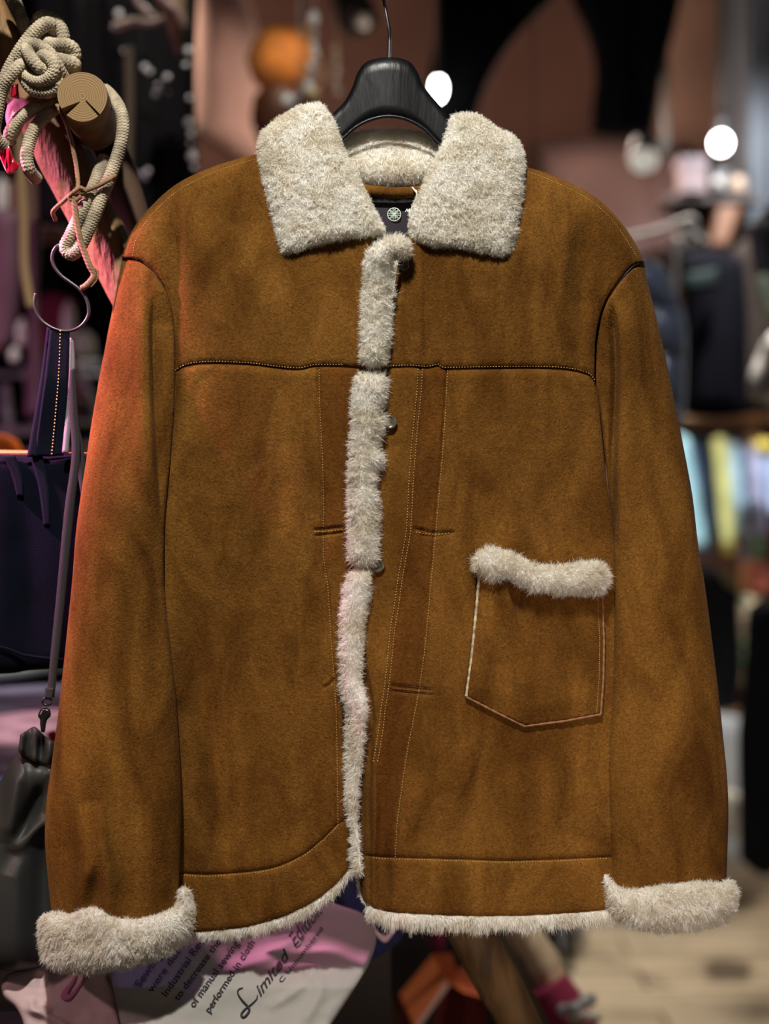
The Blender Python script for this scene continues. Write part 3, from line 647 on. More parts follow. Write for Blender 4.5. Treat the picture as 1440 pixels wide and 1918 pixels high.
PINKP = mat('pink_plaster', (0.52, 0.30, 0.235), .9, vary=.15, vscale=4, bump=.15, bscale=30)
DARKP = mat('dark_plaster', (0.03, 0.025, 0.025), .9, vary=.3, vscale=2)
SLATE = mat('slate_paint', (0.045, 0.05, 0.06), .8, vary=.3, vscale=2.5)
struct(box('floor', (0, 2.6, -.05), (6.6, 9.4, .1), FLOORM, bev=0))
struct(box('ceiling', (0, 2.6, 4.40), (6.6, 9.4, .1), DARKP, bev=0))
struct(box('wall_back', (0, 7.0, 2.175), (6.6, .1, 4.35), PLAST, bev=0))
struct(box('wall_left', (-3.25, 2.6, 2.175), (.1, 9.4, 4.35), DARKP, bev=0))
struct(box('wall_right', (3.25, 2.6, 2.175), (.1, 9.4, 4.35), SLATE, bev=0))
struct(box('wall_front', (0, -2.05, 2.175), (6.6, .1, 4.35), DARKP, bev=0))
struct(box('trim_1', (P(1402, 0, 5.0)[0] + .5, 5.2, (4.35 + 2.38) / 2), (1.0, .4, 4.35 - 2.38), SLATE, bev=.01))

# plaster vault leg that sweeps down behind the collar
D = 4.3
struct(patch('trim_2', [(352, -90), (400, -95), (452, -90)], [(360, 250), (440, 300), (560, 380)], [(352, -90), (362, 0), (366, 120), (364, 200), (360, 250)],
    [(452, -90), (468, 0), (490, 80), (500, 150), (514, 220), (535, 300), (560, 380)], lambda X, Y, d: 60 * domef(d, 60) + 8 * fbm(X / 80, Y / 80, 3), PINKP, None, step=8, D0=D, thick=160, rnd=(20, 14)))
struct(patch('trim_3', [(1000, 270), (1080, 262), (1180, 262), (1290, 270)], [(1010, 470), (1150, 520), (1330, 470)], [(1000, 270), (1000, 380), (1010, 470)], [(1290, 270), (1322, 370), (1330, 470)],
    lambda X, Y, d: 60 * domef(d, 60), mat('rose_plaster', (0.06, 0.03, 0.025), .9, vary=.2, vscale=3), None, step=10, D0=5.6, thick=120, rnd=(20, 14)))
D = 6.2
struct(patch('trim_4', [(1232, -60), (1320, -70), (1410, -60)], [(1222, 300), (1320, 330), (1410, 400)], [(1232, -60), (1226, 150), (1222, 300)], [(1410, -60), (1410, 200), (1410, 400)],
    lambda X, Y, d: 50 * domef(d, 80), mat('tan_plaster', (0.30, 0.17, 0.12), .9, vary=.2, vscale=2), None, step=12, D0=D, thick=60, rnd=(20, 14)))

def cloth(name, T, B, L, R, m, D, label=None, cat=None, group=None, parent=None, folds=(40, 8), vert=True, dome=(40, 30), thick=40, step=6, seed=1, slope=None, extra=None, hoff=0, smooth=True):
    def hf(X, Y, d):
        q = (X / folds[0]) if vert else (Y / folds[0])
        r = (Y / (folds[0] * 6)) if vert else (X / (folds[0] * 5))
        h = hoff + dome[1] * (domef(d, dome[0]) - 1) + 2 * folds[1] * vnoise(q, r, seed) + folds[1] * vnoise(q * 2.3, r * 2, seed + 5)
        if slope: h = h + slope[0] * (X - T[0][0]) + slope[1] * (Y - T[0][1])
        if extra: h = h + extra(X, Y)
        return h
    o = patch(name, T, B, L, R, hf, m, parent, step=step, D0=D, thick=thick, rnd=(3, 1), smooth=smooth)
    return tag(o, label, cat, group)

def fab(name, c, rough=.85, sheen=0.0, vary=.15, bump=.25, bscale=500, **k): return mat(name, c, rough, sheen=sheen, vary=vary, vscale=12, bump=bump, bscale=bscale, **k)
BLK = fab('black_cloth', (0.004, 0.004, 0.005), spec=.1); NAVY = fab('navy_cloth', (0.003, 0.004, 0.010), spec=.1); MAROON = fab('maroon_cloth', (0.14, 0.012, 0.04))

# ---- added black sheet on the left, keeps the lit back wall dark
BACKDROP = fab('backdrop_black', (.004, .0035, .004), spec=.1)
cloth('black_backdrop', [(-520, -900), (-100, -900), (362, -900)], [(-520, 1800), (-100, 1800), (362, 1800)], [(-520, -900), (-520, 1800)], [(362, -900), (362, 1800)], BACKDROP, 4.1, 'added black sheet darkening the background behind the shoe rack and the wooden peg', 'backdrop', folds=(40, 16), thick=40, step=14)
# ---- hanging black drapes
cloth('hanging_drape', [(824, -80), (930, -84), (1090, -80)], [(806, 222), (850, 236), (893, 216)], [(824, -80), (818, 60), (802, 150), (806, 222)],
      [(1090, -80), (1035, 0), (985, 50), (945, 100), (915, 155), (893, 216)], BLK, 4.2, 'wide black cloth drape hanging behind the hanger and tapering to the collar', 'drape', thick=60, step=8)
cloth('hanging_drape', [(1052, -80), (1160, -84), (1290, -80)], [(1108, 252), (1160, 258), (1222, 250)], [(1052, -80), (1070, 0), (1103, 75), (1115, 140), (1109, 200), (1108, 252)],
      [(1290, -80), (1275, 0), (1262, 60), (1245, 120), (1234, 190), (1222, 250)], fab('blueblack_cloth', (0.006, 0.007, 0.014)), 4.4, 'blue-black cloth drape hanging alone on the brown wall, right of the collar', 'drape', thick=60, step=8)
# ---- bulbs and lamps
BULB = mat('lit_bulb', (1, 1, 1), .4, emit=(1, .97, .92), estr=25); CAN = mat('lamp_can', (0.03, 0.03, 0.03), .5)
def bulb(px, py, D, r, label, sy=1.0, up=None):
    c = P(px, py, D); t = empty('ceiling_lamp', c, label, 'lamp')
    V, F = lathe([(0, -r * sy), (r * .5, -r * .86 * sy), (r * .87, -r * .5 * sy), (r, 0), (r * .87, r * .5 * sy), (r * .5, r * .86 * sy), (r * .3, r * 1.05 * sy)], 20, c); meshobj('bulb', V, F, BULB, t)
    V, F = lathe([(0, r * 1.0), (r * .55, r * 1.0), (r * .6, r * 2.2), (r * .25, r * 2.8), (0, r * 2.8)], 16, c + np.array([0, 0, 0])); meshobj('socket', V, F, CAN, t)
    V, F = tube([tuple(c + np.array([0, 0, r * 2.7])), tuple(c + np.array([0, 0, (4.35 - c[2]) * .5])), (c[0], c[1], 4.36)], .006, 8, res=.2, px=False); meshobj('cord', V, F, CAN, t)
bulb(821, 166, 4.05, .020, 'bright white bulb glowing beside the right edge of the black hanger', 1.9)
bulb(1350, 268, 4.9, .034, 'bright round bulb glowing on the right, above the small shelf', 1.1)
# track spotlight with a pale face
c = P(1206, 297, 4.6); ax = Vector((-.15, -.62, -.75)).normalized(); t = empty('spotlight', c, 'small pale-faced spotlight below the blue-black drape', 'spotlight')
V, F = lathe([(0, 0), (.042, 0), (.048, .004), (.05, 0.012)], 24, c, tuple(ax)); meshobj('lamp_face', V, F, mat('pale_glass', (.8, .8, .76), .3, emit=(1, .95, .85), estr=.4), t)
V, F = lathe([(.051, .012), (.053, -.01), (.045, -.09), (.02, -.12), (0, -.12)], 24, c, tuple(ax)); meshobj('housing', V, F, CAN, t)
V, F = tube([tuple(P(1222, 285, 4.65)), tuple(P(1238, 262, 4.65)), tuple(P(1246, 235, 4.65)), (P(1246, 235, 4.65)[0], 4.65, 4.36)], .011, 10, res=.05, px=False); meshobj('stem', V, F, mat('taupe_metal', (.30, .26, .21), .5), t)
# amber lamp behind the left collar leaf
c = P(548, 118, 3.2); t = empty('amber_lamp', c, 'glowing amber lampshade hanging beside the pink plaster vault', 'lamp')
AMB = mat('amber_shade', (0.70, 0.30, 0.07), .6, vary=.35, vscale=14, emit=(1.0, .36, .05), estr=.03)
V, F = lathe([(.0, -.075), (.050, -.085), (.092, -.05), (.100, 0.0), (.086, .045), (.050, .072), (0.0, .078)], 32, c - np.array([.012, 0, 0]), (.55, -.2, .8)); V[:, 2] += .004 * np.sin(V[:, 0] * 300); meshobj('lamp_shade', V, F, AMB, t)
V, F = lathe([(.0, .05), (.022, .05), (.030, .075), (.012, .095), (0, .095)], 20, c - np.array([.012, 0, 0]), (.55, -.2, .8)); meshobj('cap', V, F, mat('tan_cap', (.62, .48, .30), .7), t)
V, F = tube([tuple(c + np.array([.03, -.01, .07])), tuple(c + np.array([.03, 0, .5])), (c[0] + .03, c[1], 4.36)], .004, 8, res=.2, px=False); meshobj('cord', V, F, CAN, t)
light('amber_glow', 'POINT', tuple(P(548, 60, 3.0)), None, .5, (1, .6, .3), .05)
c = P(520, 245, 3.1)
t = bpy.data.objects['amber_lamp']
V, F = lathe([(0, .06), (.05, .055), (.075, .02), (.08, -.03), (.06, -.09), (0, -.1)], 28, c + np.array([.01, .05, .07])); meshobj('turned_block', V, F, mat('umber_wood', (.10, .035, .012), .5, vary=.4, vscale=20), t)

# strings of beads
GL = mat('clear_bead', (.78, .84, .84), .12, spec=.8, coat=.6); YB = mat('yellow_bead', (.75, .62, .28), .25); GREYB = mat('grey_bead', (.5, .5, .5), .3, metal=.2)
def beads(lst, D, label, group=None):
    """lst of (px, py, rx, ry, material)"""
    c = P(lst[0][0], lst[0][1], D); t = empty('bead_string', c, label, 'bead string', group)
    pts = [(P(x, y, D)) for x, y, *_ in lst]; top = pts[0].copy(); top[2] = 4.36
    V, F = tube([tuple(top)] + [tuple(p) for p in pts], .0012, 6, res=.02, px=False); meshobj('thread', V, F, GREYB, t)
    for (x, y, rx, ry, m), p in zip(lst, pts):
        a = rx * D / FPX; b = ry * D / FPX; th = np.linspace(0, math.pi, 9)
        V, F = lathe(np.stack([a * np.sin(th), -b * np.cos(th)], 1), 14, p); meshobj('bead', V, F, m, t)
beads([(588, 36, 9, 15, GL), (589, 66, 6, 7, GREYB), (588, 88, 7, 8, GL), (591, 104, 8, 9, GL), (584, 124, 9, 9, GL), (581, 145, 7, 9, GREYB), (578, 163, 9, 11, GL), (587, 176, 12, 9, YB)], 2.9, 'clear glass bead string ending in a yellow bead, behind the left collar leaf')
beads([(630, 92, 6, 8, GREYB), (631, 112, 7, 8, GREYB), (633, 134, 7, 9, GREYB), (629, 155, 7, 9, GREYB), (634, 174, 7, 9, GREYB)], 3.1, 'dull grey bead string hanging just left of the hanger')
beads([(560, 178, 6, 6, GREYB), (540, 190, 11, 13, GL)], 2.85, 'short string with one large clear bead touching the left collar leaf')
c = P(678, 42, 3.6); t = empty('pendant_lamp', c, 'small black pendant lamp with a pale bulb, left of the hanger hook', 'lamp')
V, F = lathe([(0, -.02), (.02, -.012), (.024, .004), (.014, .022), (0, .026)], 18, c, (.3, -.3, .8)); meshobj('bulb', V, F, mat('dim_bulb', (.6, .55, .48), .4), t)
V, F = lathe([(.045, -.01), (.06, .03), (.05, .09), (.02, .14), (0, .15)], 24, c + np.array([.0, .05, 0.01]), (-.5, 0, .85)); meshobj('lamp_shade', V, F, CAN, t)
V, F = tube([tuple(c + np.array([-.06, .05, .12])), (c[0] - .06, 3.65, 2.95), (c[0] - .06, 3.65, 4.36)], .003, 6, res=.2, px=False); meshobj('cord', V, F, CAN, t)

# ---- black sequinned garment behind the log
D = 2.5
sq = empty('sequin_garment', P(220, 330, D), 'black hanging garment scattered with grey sequins behind the wooden peg', 'garment')
cloth('body', [(60, -60), (200, -64), (372, -60)], [(70, 420), (220, 430), (376, 420)], [(60, -60), (66, 200), (70, 420)], [(372, -60), (366, 150), (376, 420)], fab('black_satin', (0.0025, 0.0025, 0.003), .7, spec=.12), D, parent=sq, folds=(46, 14), thick=60, step=6, hoff=-20)
SQ = mat('sequin', (.85, .87, .87), .35, metal=.3)
for (x, y, r) in [(271, 126, 5), (280, 134, 4), (313, 145, 5), (296, 160, 4), (292, 175, 5), (315, 172, 3), (353, 95, 6), (348, 121, 4), (355, 183, 4), (353, 229, 6), (358, 250, 5), (356, 268, 3), (360, 292, 7), (364, 312, 4), (249, 325, 5), (268, 326, 5), (277, 320, 4), (271, 332, 4), (222, 25, 6), (270, 16, 6), (233, 95, 4), (214, 50, 4)]:
    V, F = lathe([(0, .0016), (.6, .0014), (1, 0), (.6, -.0008), (0, -.001)], 12); V[:, :2] *= 1.2 * r * D / FPX
    q = np.array([[1, 0, 0], [0, .0, -1], [0, 1, 0]]); V = V @ q.T + P(x, y, D, 30); meshobj('sequin', V, F, SQ, sq)
# driftwood cone and the pale roots around it
dw = empty('driftwood', P(322, 60, 2.35), 'tan driftwood chunk tapering downwards in front of the black garment', 'driftwood')
DWM = mat('driftwood_tan', (.30, .20, .12), .85, vary=.4, vscale=40)
V, F = tube([(305, -70, 10), (318, -10, 12), (328, 30, 14), (332, 60, 14), (333, 102, 8)], 34, 20, D0=2.35, rfun=lambda t: 1.0 - .93 * t ** 1.8); meshobj('trunk', V, F, DWM, dw)
for p, r in (([(215, 50, 20), (250, 40, 26), (285, 42, 30), (320, 28, 34)], 9), ([(300, -5, 40), (322, 12, 44), (340, 30, 40), (350, 50, 34)], 7), ([(250, -20, 20), (262, 10, 24), (290, 30, 30)], 8)):
    V, F = tube(p, r, 12, D0=2.35, rfun=lambda t: 1 - .5 * t); meshobj('branch', V, F, mat('branch_grey', (.36, .28, .23), .85, vary=.4, vscale=50), dw)
V, F = tube([(241, 90, 0), (243, 200, 0), (240, 320, 0), (238, 520, 0), (238, 1500, 0), (238, 2570, 0)], 9, 12, D0=2.15); tag(meshobj('wooden_post', V, F, mat('dim_post', (.10, .07, .045), .9)), 'thin dim brown post standing between the peg and the jacket shoulder', 'post')

# ---- right: lamps shelf and its small things
D = 5.0
WOODO = mat('orange_wood', (.85, .45, .22), .6, vary=.25, vscale=9, stretch=(1, 1, 6)); WOODP = mat('pale_wood', (.50, .30, .16), .6, vary=.2, vscale=9)
px = lambda n: n * D / FPX
sh_ = P(1335, 372, D)
tag(box('wall_shelf', sh_ + np.array([0, .1, 0]), (px(170), .24, .03), mat('dark_shelf', (.035, .02, .016), .7)), 'dark wall shelf carrying a pale box under the round bulb', 'shelf')
tg = empty('storage_box', P(1295, 366, D), 'pale pinkish box standing left on the dark wall shelf', 'box')
box('carton', P(1295, 342, D), (px(46), .10, px(46)), mat('pinkish_card', (.14, .10, .10), .8, vary=.2, vscale=20), tg); box('lid', P(1293, 309, D), (px(50), .11, px(18)), mat('mauve_card', (.12, .09, .10), .8), tg)
tg = empty('camera', P(1346, 366, D), 'black boxy camera with a pale round lens on the wall shelf', 'camera')
box('body', P(1346, 342, D), (px(36), .07, px(46)), mat('camera_black', (.02, .02, .022), .5), tg, bev=.01)
V, F = lathe([(0, 0), (.85, .0), (1, .25), (1, 1.2)], 24); V *= px(11); q = np.array([[1, 0, 0], [0, 0, 1], [0, -1, 0]]); V = V @ q.T + P(1346, 341, D, 28); meshobj('lens', V, F, mat('pale_lens', (.3, .26, .23), .3), tg)
V, F = lathe([(0, 0), (.7, .05), (1, .6), (.95, 1.6), (.6, 2.1), (0, 2.2)], 20); V *= px(16); V = V + P(1381, 365, D); tag(meshobj('round_jar', V, F, mat('peach_glaze', (.3, .2, .14), .4)), 'peach round jar at the right end of the wall shelf', 'jar')
tag(cloth('wooden_board', [(1344, 376), (1395, 372)], [(1328, 462), (1362, 462)], [(1344, 376), (1328, 462)], [(1395, 372), (1362, 462)], mat('burnt_orange_wood', (.15, .06, .025), .6), D, dome=(4, 4), folds=(60, 1), thick=20), 'orange wooden board slanting down below the camera shelf', 'board')
tag(cloth('hanging_bag', [(1262, 378), (1330, 378)], [(1270, 470), (1325, 470)], [(1262, 378), (1270, 470)], [(1330, 378), (1325, 470)], fab('dark_brown_leather', (.02, .011, .009), .6), D + .1, dome=(20, 20), thick=40), 'dark brown bag hanging under the left end of the wall shelf', 'bag')
CH = mat('dull_chrome', (.12, .12, .125), .5, .5)
t = empty('display_stand', P(1280, 470, 3.9), 'dull metal display stand with bent arms behind the right shoulder', 'stand')
for p, r, nm in (([(1170, 446, 0), (1230, 432, 0), (1280, 412, 0), (1298, 410, 0), (1304, 424, 0)], 6, 'arm'), ([(1290, 430, 10), (1305, 446, 10), (1325, 456, 10)], 6, 'arm'), ([(1288, 425, 0), (1276, 470, 0), (1262, 560, 0), (1262, 1700, 0)], 7, 'post')):
    V, F = tube(p, r, 12, D0=3.9); meshobj(nm, V, F, CH, t)
# ---- right: dark jackets and other garments
cloth('puffer_jacket', [(1130, 500), (1180, 486), (1225, 488), (1250, 510), (1262, 540)], [(1150, 800), (1220, 808), (1280, 800)], [(1130, 500), (1140, 650), (1150, 800)], [(1262, 540), (1284, 600), (1286, 680), (1284, 740), (1280, 800)],
      mat('slate_nylon', (.075, .085, .12), .32, vary=.2, vscale=10, sheen=.3), 3.0, 'slate grey quilted puffer jacket directly behind the right sleeve', 'jacket', folds=(60, 4), dome=(40, 50), thick=90, step=4, extra=lambda X, Y: 20 * np.abs(np.sin((Y - .25 * X) / 28)) ** .6)
cloth('hanging_jacket', [(1272, 480), (1320, 466), (1360, 470), (1392, 490)], [(1280, 778), (1340, 782), (1400, 778)], [(1272, 480), (1282, 600), (1280, 778)], [(1392, 490), (1400, 600), (1400, 778)], NAVY, 4.0, 'navy jacket with a teal chest panel hanging between puffer and brown coat', 'jacket', thick=90, step=7)
tealp = cloth('chest_panel', [(1272, 512), (1310, 508), (1344, 500)], [(1276, 546), (1310, 545), (1340, 541)], [(1272, 512), (1276, 546)], [(1344, 500), (1340, 541)], fab('teal_cloth', (.002, .018, .024)), 3.96, parent=bpy.data.objects['hanging_jacket'], dome=(5, 4), folds=(40, 3), thick=8, hoff=14)
cloth('hanging_coat', [(1368, 470), (1410, 440), (1460, 440)], [(1366, 770), (1420, 776), (1470, 770)], [(1368, 470), (1374, 600), (1366, 770)], [(1460, 440), (1470, 770)], fab('dark_brown_wool', (.026, .018, .018)), 4.2, 'dark brown wool coat hanging at the right frame edge above the rail', 'coat', thick=90, step=8)
cloth('sleeve_jacket', [(1428, 400), (1450, 372), (1490, 370)], [(1425, 580), (1455, 590), (1490, 585)], [(1428, 400), (1403, 428), (1410, 500), (1425, 580)], [(1490, 370), (1490, 585)], mat('steel_blue_satin', (.16, .19, .23), .4), 3.2, 'steel blue satin jacket cut by the right frame edge', 'jacket', thick=60, step=5, folds=(22, 12))
cloth('scarf', [(1416, 520), (1428, 512), (1446, 516)], [(1432, 590), (1442, 596), (1455, 590)], [(1416, 520), (1418, 550), (1432, 590)], [(1446, 516), (1455, 590)], fab('pale_green_cloth', (.50, .58, .42)), 3.1, 'pale green scarf below the steel blue satin jacket', 'scarf', thick=20, step=4)
cloth('patterned_top', [(1430, 640), (1450, 620), (1480, 622)], [(1412, 748), (1430, 756), (1480, 752)], [(1430, 640), (1408, 690), (1404, 720), (1412, 748)], [(1480, 622), (1480, 752)], mat('white_grey_print', (.72, .70, .68), .8, vary=.75, vscale=18), 3.6, 'white and grey patterned top at the right frame edge above the wooden rail', 'top', thick=40, step=4, folds=(20, 14))

# ---- right: wooden rack with the shirts
D = 5.7; px = lambda n: n * D / FPX
rk = empty('clothes_rack', P(1360, 1560, D), 'wooden clothes rack with an orange top board on the far right', 'rack')
box('top_board', P(1360, 768, D) + np.array([0, .1, 0]), (px(260), .34, px(31)), WOODO, rk); box('front_post', P(1408, 1180, D) + np.array([0, .0, 0]), (px(21), .05, px(800)), WOODP, rk, bev=.004)
V, F = tube([tuple(P(1230, 806, D) + np.array([0, .12, 0])), tuple(P(1350, 806, D) + np.array([0, .12, 0])), tuple(P(1490, 806, D) + np.array([0, .12, 0]))], .014, 12, res=.1, px=False); meshobj('hanging_bar', V, F, CH, rk)
box('side_post', P(1234, 1180, D) + np.array([0, .12, 0]), (px(20), .05, px(800)), WOODP, rk, bev=.004)
G = 'shirts on the wooden rack'
SHC = {'aqua': fab('aqua_cotton', (.36, .60, .64)), 'periwinkle': fab('periwinkle_cotton', (.22, .32, .52)), 'navy': fab('ink_cotton', (.012, .022, .045)), 'yellow': fab('yellow_cotton', (.66, .62, .22)),
       'pale': fab('pale_blue_cotton', (.40, .56, .66)), 'blue': fab('light_blue_cotton', (.24, .38, .60)), 'teal': fab('dark_teal_cotton', (.01, .03, .05)), 'lav': fab('lavender_cotton', (.42, .43, .60)), 'sky': fab('sky_cotton', (.45, .58, .80)), 'gold': fab('golden_cotton', (.60, .45, .08))}
for k, (mm, T, B, bul, z, lab, cat) in enumerate([
    ('periwinkle', [(1288, 818), (1302, 808), (1320, 820)], [(1296, 1036), (1315, 1042), (1336, 1036)], 12, -30, 'periwinkle shirt tucked behind the aqua one on the rack', 'shirt'),
    ('aqua', [(1250, 822), (1268, 812), (1290, 822)], [(1278, 1026), (1300, 1030), (1324, 1022)], 16, 30, 'aqua shirt hanging closest to the jacket sleeve on the rack', 'shirt'),
    ('navy', [(1312, 828), (1324, 818), (1336, 828)], [(1324, 1008), (1344, 1012), (1362, 1004)], 10, 10, 'ink navy shirt hanging between the aqua and the yellow shirt', 'shirt'),
    ('gold', [(1345, 960), (1356, 955), (1368, 960)], [(1352, 1036), (1368, 1040), (1382, 1032)], 12, 24, 'golden hem cloth peeking out beneath the yellow shirt', 'shirt'),
    ('yellow', [(1332, 826), (1346, 816), (1362, 824)], [(1352, 1022), (1364, 1026), (1376, 1020)], 10, 30, 'yellow shirt in the middle of the rack', 'shirt'),
    ('blue', [(1344, 806), (1372, 812), (1402, 842)], [(1380, 905), (1400, 915), (1418, 905)], 14, 0, 'light blue shirt whose shoulder rises above the yellow shirt', 'shirt'),
    ('pale', [(1362, 836), (1372, 830), (1384, 840)], [(1376, 1000), (1388, 1006), (1402, 1000)], 10, 34, 'pale blue white shirt right beside the yellow shirt', 'shirt'),
    ('teal', [(1380, 846), (1389, 838), (1398, 846)], [(1394, 1000), (1403, 1006), (1412, 998)], 8, 14, 'dark teal shirt between the pale blue and the lavender shirt', 'shirt'),
    ('lav', [(1396, 840), (1412, 832), (1430, 844)], [(1410, 1000), (1424, 1004), (1438, 996)], 12, 36, 'lavender shirt hanging near the right frame edge', 'shirt'),
    ('sky', [(1428, 852), (1446, 842), (1470, 850)], [(1440, 960), (1456, 966), (1480, 960)], 12, 30, 'sky blue shirt cut off by the right frame edge', 'shirt')]):
    cloth('shirt', T, B, [T[0], B[0]], [T[-1], B[-1]], SHC[mm], D, lab, cat, G, folds=(14, 6), dome=(bul, bul), thick=70, step=3.5, hoff=z, seed=k)
cloth('yellow_cap', [(1408, 832), (1425, 822), (1450, 826)], [(1414, 850), (1430, 856), (1455, 850)], [(1408, 832), (1414, 850)], [(1450, 826), (1455, 850)], SHC['gold'], 5.2, 'mustard folded cap in front of the rack post', 'cap', thick=60, step=4)
# ---- right: things lower down
cloth('folded_cloth', [(1388, 996), (1404, 990), (1416, 1000)], [(1382, 1050), (1396, 1056), (1412, 1048)], [(1388, 996), (1390, 1025), (1382, 1050)], [(1416, 1000), (1412, 1048)], SHC['lav'], 4.6, 'lavender cloth hanging below the dark teal shirt', 'cloth', thick=40, step=4)
cloth('green_cap', [(1410, 1014), (1424, 1008), (1438, 1014)], [(1412, 1042), (1424, 1046), (1438, 1042)], [(1410, 1014), (1412, 1042)], [(1438, 1014), (1438, 1042)], fab('mint_cloth', (.25, .55, .32)), 4.5, 'mint green cap above the salmon box at the right edge', 'cap', thick=60, step=4)
tag(box('salmon_box', P(1423, 1082, 4.5), (.062, .10, .085), mat('salmon_card', (.75, .22, .17), .7), bev=.004), 'salmon red box at the right frame edge below the shirts', 'box')
tag(box('wooden_crate', P(1404, 1084, 4.58), (.05, .1, .12), WOODO, bev=.004), 'small orange wooden crate left of the salmon box', 'crate')
cloth('printed_scarf', [(1338, 1062), (1350, 1066)], [(1394, 1112), (1404, 1120)], [(1338, 1062), (1362, 1096), (1394, 1112)], [(1350, 1066), (1380, 1086), (1404, 1120)], fab('sage_cloth', (.24, .24, .15)), 4.6, 'sage scarf lying diagonally over the navy trousers', 'scarf', thick=30, step=4)
pb = cloth('printed_bag', [(1384, 1122), (1400, 1114), (1416, 1126)], [(1388, 1286), (1398, 1292), (1408, 1284)], [(1384, 1122), (1386, 1180), (1392, 1240), (1388, 1286)], [(1416, 1126), (1430, 1175), (1424, 1230), (1408, 1284)], fab('cream_canvas', (.66, .62, .48)), 4.4, 'cream bag with green bands and a red spot hanging at the far right', 'bag', thick=60, step=4, dome=(20, 20))
for (x0, x1, y0, y1, cc, nm) in ((1384, 1402, 1118, 1128, (.01, .16, .09), 'green_band'), (1388, 1410, 1204, 1214, (.01, .20, .12), 'green_band'), (1388, 1410, 1230, 1240, (.01, .20, .12), 'green_band'), (1398, 1412, 1150, 1180, (.7, .22, .12), 'red_spot'), (1402, 1424, 1216, 1228, (.5, .30, .24), 'tan_band')):
    cloth(nm, [(x0, y0), (x1, y0)], [(x0, y1), (x1, y1)], [(x0, y0), (x0, y1)], [(x1, y0), (x1, y1)], fab(nm + '_dye', cc), 4.38, parent=pb, dome=(4, 3), folds=(40, 1), thick=6, step=3, hoff=12)
cloth('hanging_trousers', [(1262, 1070), (1310, 1060), (1350, 1066), (1384, 1090)], [(1290, 1330), (1340, 1336), (1386, 1326)], [(1262, 1070), (1280, 1200), (1290, 1330)], [(1384, 1090), (1388, 1200), (1386, 1326)], fab('navy_denim', (.010, .016, .034)), 4.7, 'navy trousers hanging below the shirts beside the jacket sleeve', 'trousers', thick=60, step=7)
cloth('tan_shoe', [(1352, 1322), (1374, 1314), (1388, 1324)], [(1354, 1344), (1370, 1347), (1386, 1344)], [(1352, 1322), (1354, 1344)], [(1388, 1324), (1386, 1344)], fab('tan_leather', (.30, .16, .07)), 5.38, 'tan shoe on top of the white cabinet', 'shoe', thick=60, step=4, dome=(10, 10))
CABW = mat('white_paint', (.62, .63, .62), .6)
cb = empty('white_cabinet', P(1345, 1500, 5.3), 'low white cabinet standing on the floor behind the right sleeve', 'cabinet')
zc0 = 0.0; zc1 = P(1345, 1347, 5.3)[2]; xc0 = P(1280, 0, 5.3)[0]; xc1 = P(1388, 0, 5.3)[0]
box('carcass', ((xc0 + xc1) / 2, 5.5, zc1 / 2), (xc1 - xc0, .4, zc1), CABW, cb); box('door', ((xc0 + xc1) / 2, 5.29, zc1 / 2), (xc1 - xc0 - .03, .02, zc1 - .06), CABW, cb)
cloth('crumpled_bag', [(1340, 1488), (1370, 1478), (1398, 1496)], [(1345, 1560), (1380, 1566), (1408, 1548)], [(1340, 1488), (1345, 1560)], [(1398, 1496), (1412, 1520), (1408, 1548)], fab('grey_paper', (.42, .40, .35)), 3.9, 'crumpled pale grey paper bag on the floor behind the right sleeve', 'bag', thick=80, step=5, dome=(20, 20), folds=(16, 14))
cloth('hanging_coat', [(1400, 1140), (1430, 1120), (1480, 1120)], [(1385, 1610), (1430, 1640), (1480, 1620)], [(1400, 1140), (1392, 1270), (1382, 1380), (1384, 1500), (1385, 1610)], [(1480, 1120), (1480, 1620)], BLK, 3.4, 'long black coat hanging down to the floor boards at the right frame edge', 'coat', thick=90, step=8)
DL = 1.235; DEF = DL                         # the tied pole, its ropes and the bags stand a little behind the jacket
# ------------------------------------------------------------------ near left: pole, peg, ropes
BARK = mat('peeled_pole', (0.19, 0.105, 0.038), .65, vary=.55, vscale=16, stretch=(2.2, 2.2, .45), bump=.35, bscale=60)
ENDG = mat('sawn_end', (0.34, 0.20, 0.075), .8)
nt = ENDG.node_tree; N = nt.nodes.new; K = nt.links.new
tcn = N('ShaderNodeTexCoord'); wv = N('ShaderNodeTexWave'); wv.wave_type = 'RINGS'; wv.rings_direction = 'SPHERICAL'; wv.inputs['Scale'].default_value = 150; wv.inputs['Distortion'].default_value = 5; wv.inputs['Detail'].default_value = 2; wv.inputs['Detail Scale'].default_value = .5
rr_ = N('ShaderNodeValToRGB'); rr_.color_ramp.elements[0].color = (.15, .085, .03, 1); rr_.color_ramp.elements[1].color = (.25, .155, .06, 1)
K(tcn.outputs['Object'], wv.inputs['Vector']); K(wv.outputs['Color'], rr_.inputs[0]); K(rr_.outputs[0], nt.nodes['Principled BSDF'].inputs['Base Color'])
pole = [(-170, -250, -40), (-42, 0, -70), (12, 100, -82), (65, 200, -94), (118, 300, -106), (170, 400, -118), (224, 500, -130), (276, 600, -142), (520, 1060, -197), (900, 1780, -280), (1230, 2400, -360), (1711, 3307, -480)]
knb = lambda t: 1 + .03 * np.sin(t * 37) + .02 * np.sin(t * 91)
V, F = tube(pole, 46, 40, res=5, rfun=knb)
V = V + (np.stack([fbm(V[:, 0] * 40, V[:, 2] * 14, 3)] * 3, 1) * .0015)
pl = tag(meshobj('wooden_pole', V, F, BARK), 'thick peeled wooden pole leaning diagonally behind the left shoulder with ropes tied on', 'pole')
V, F = tube([(120, 150, -200), (205, 280, -215), (262, 450, -235), (330, 640, -260), (480, 1100, -400), (660, 1700, -620), (800, 2200, -760), (1040, 3000, -960)], 34, 30, res=6, rfun=knb)
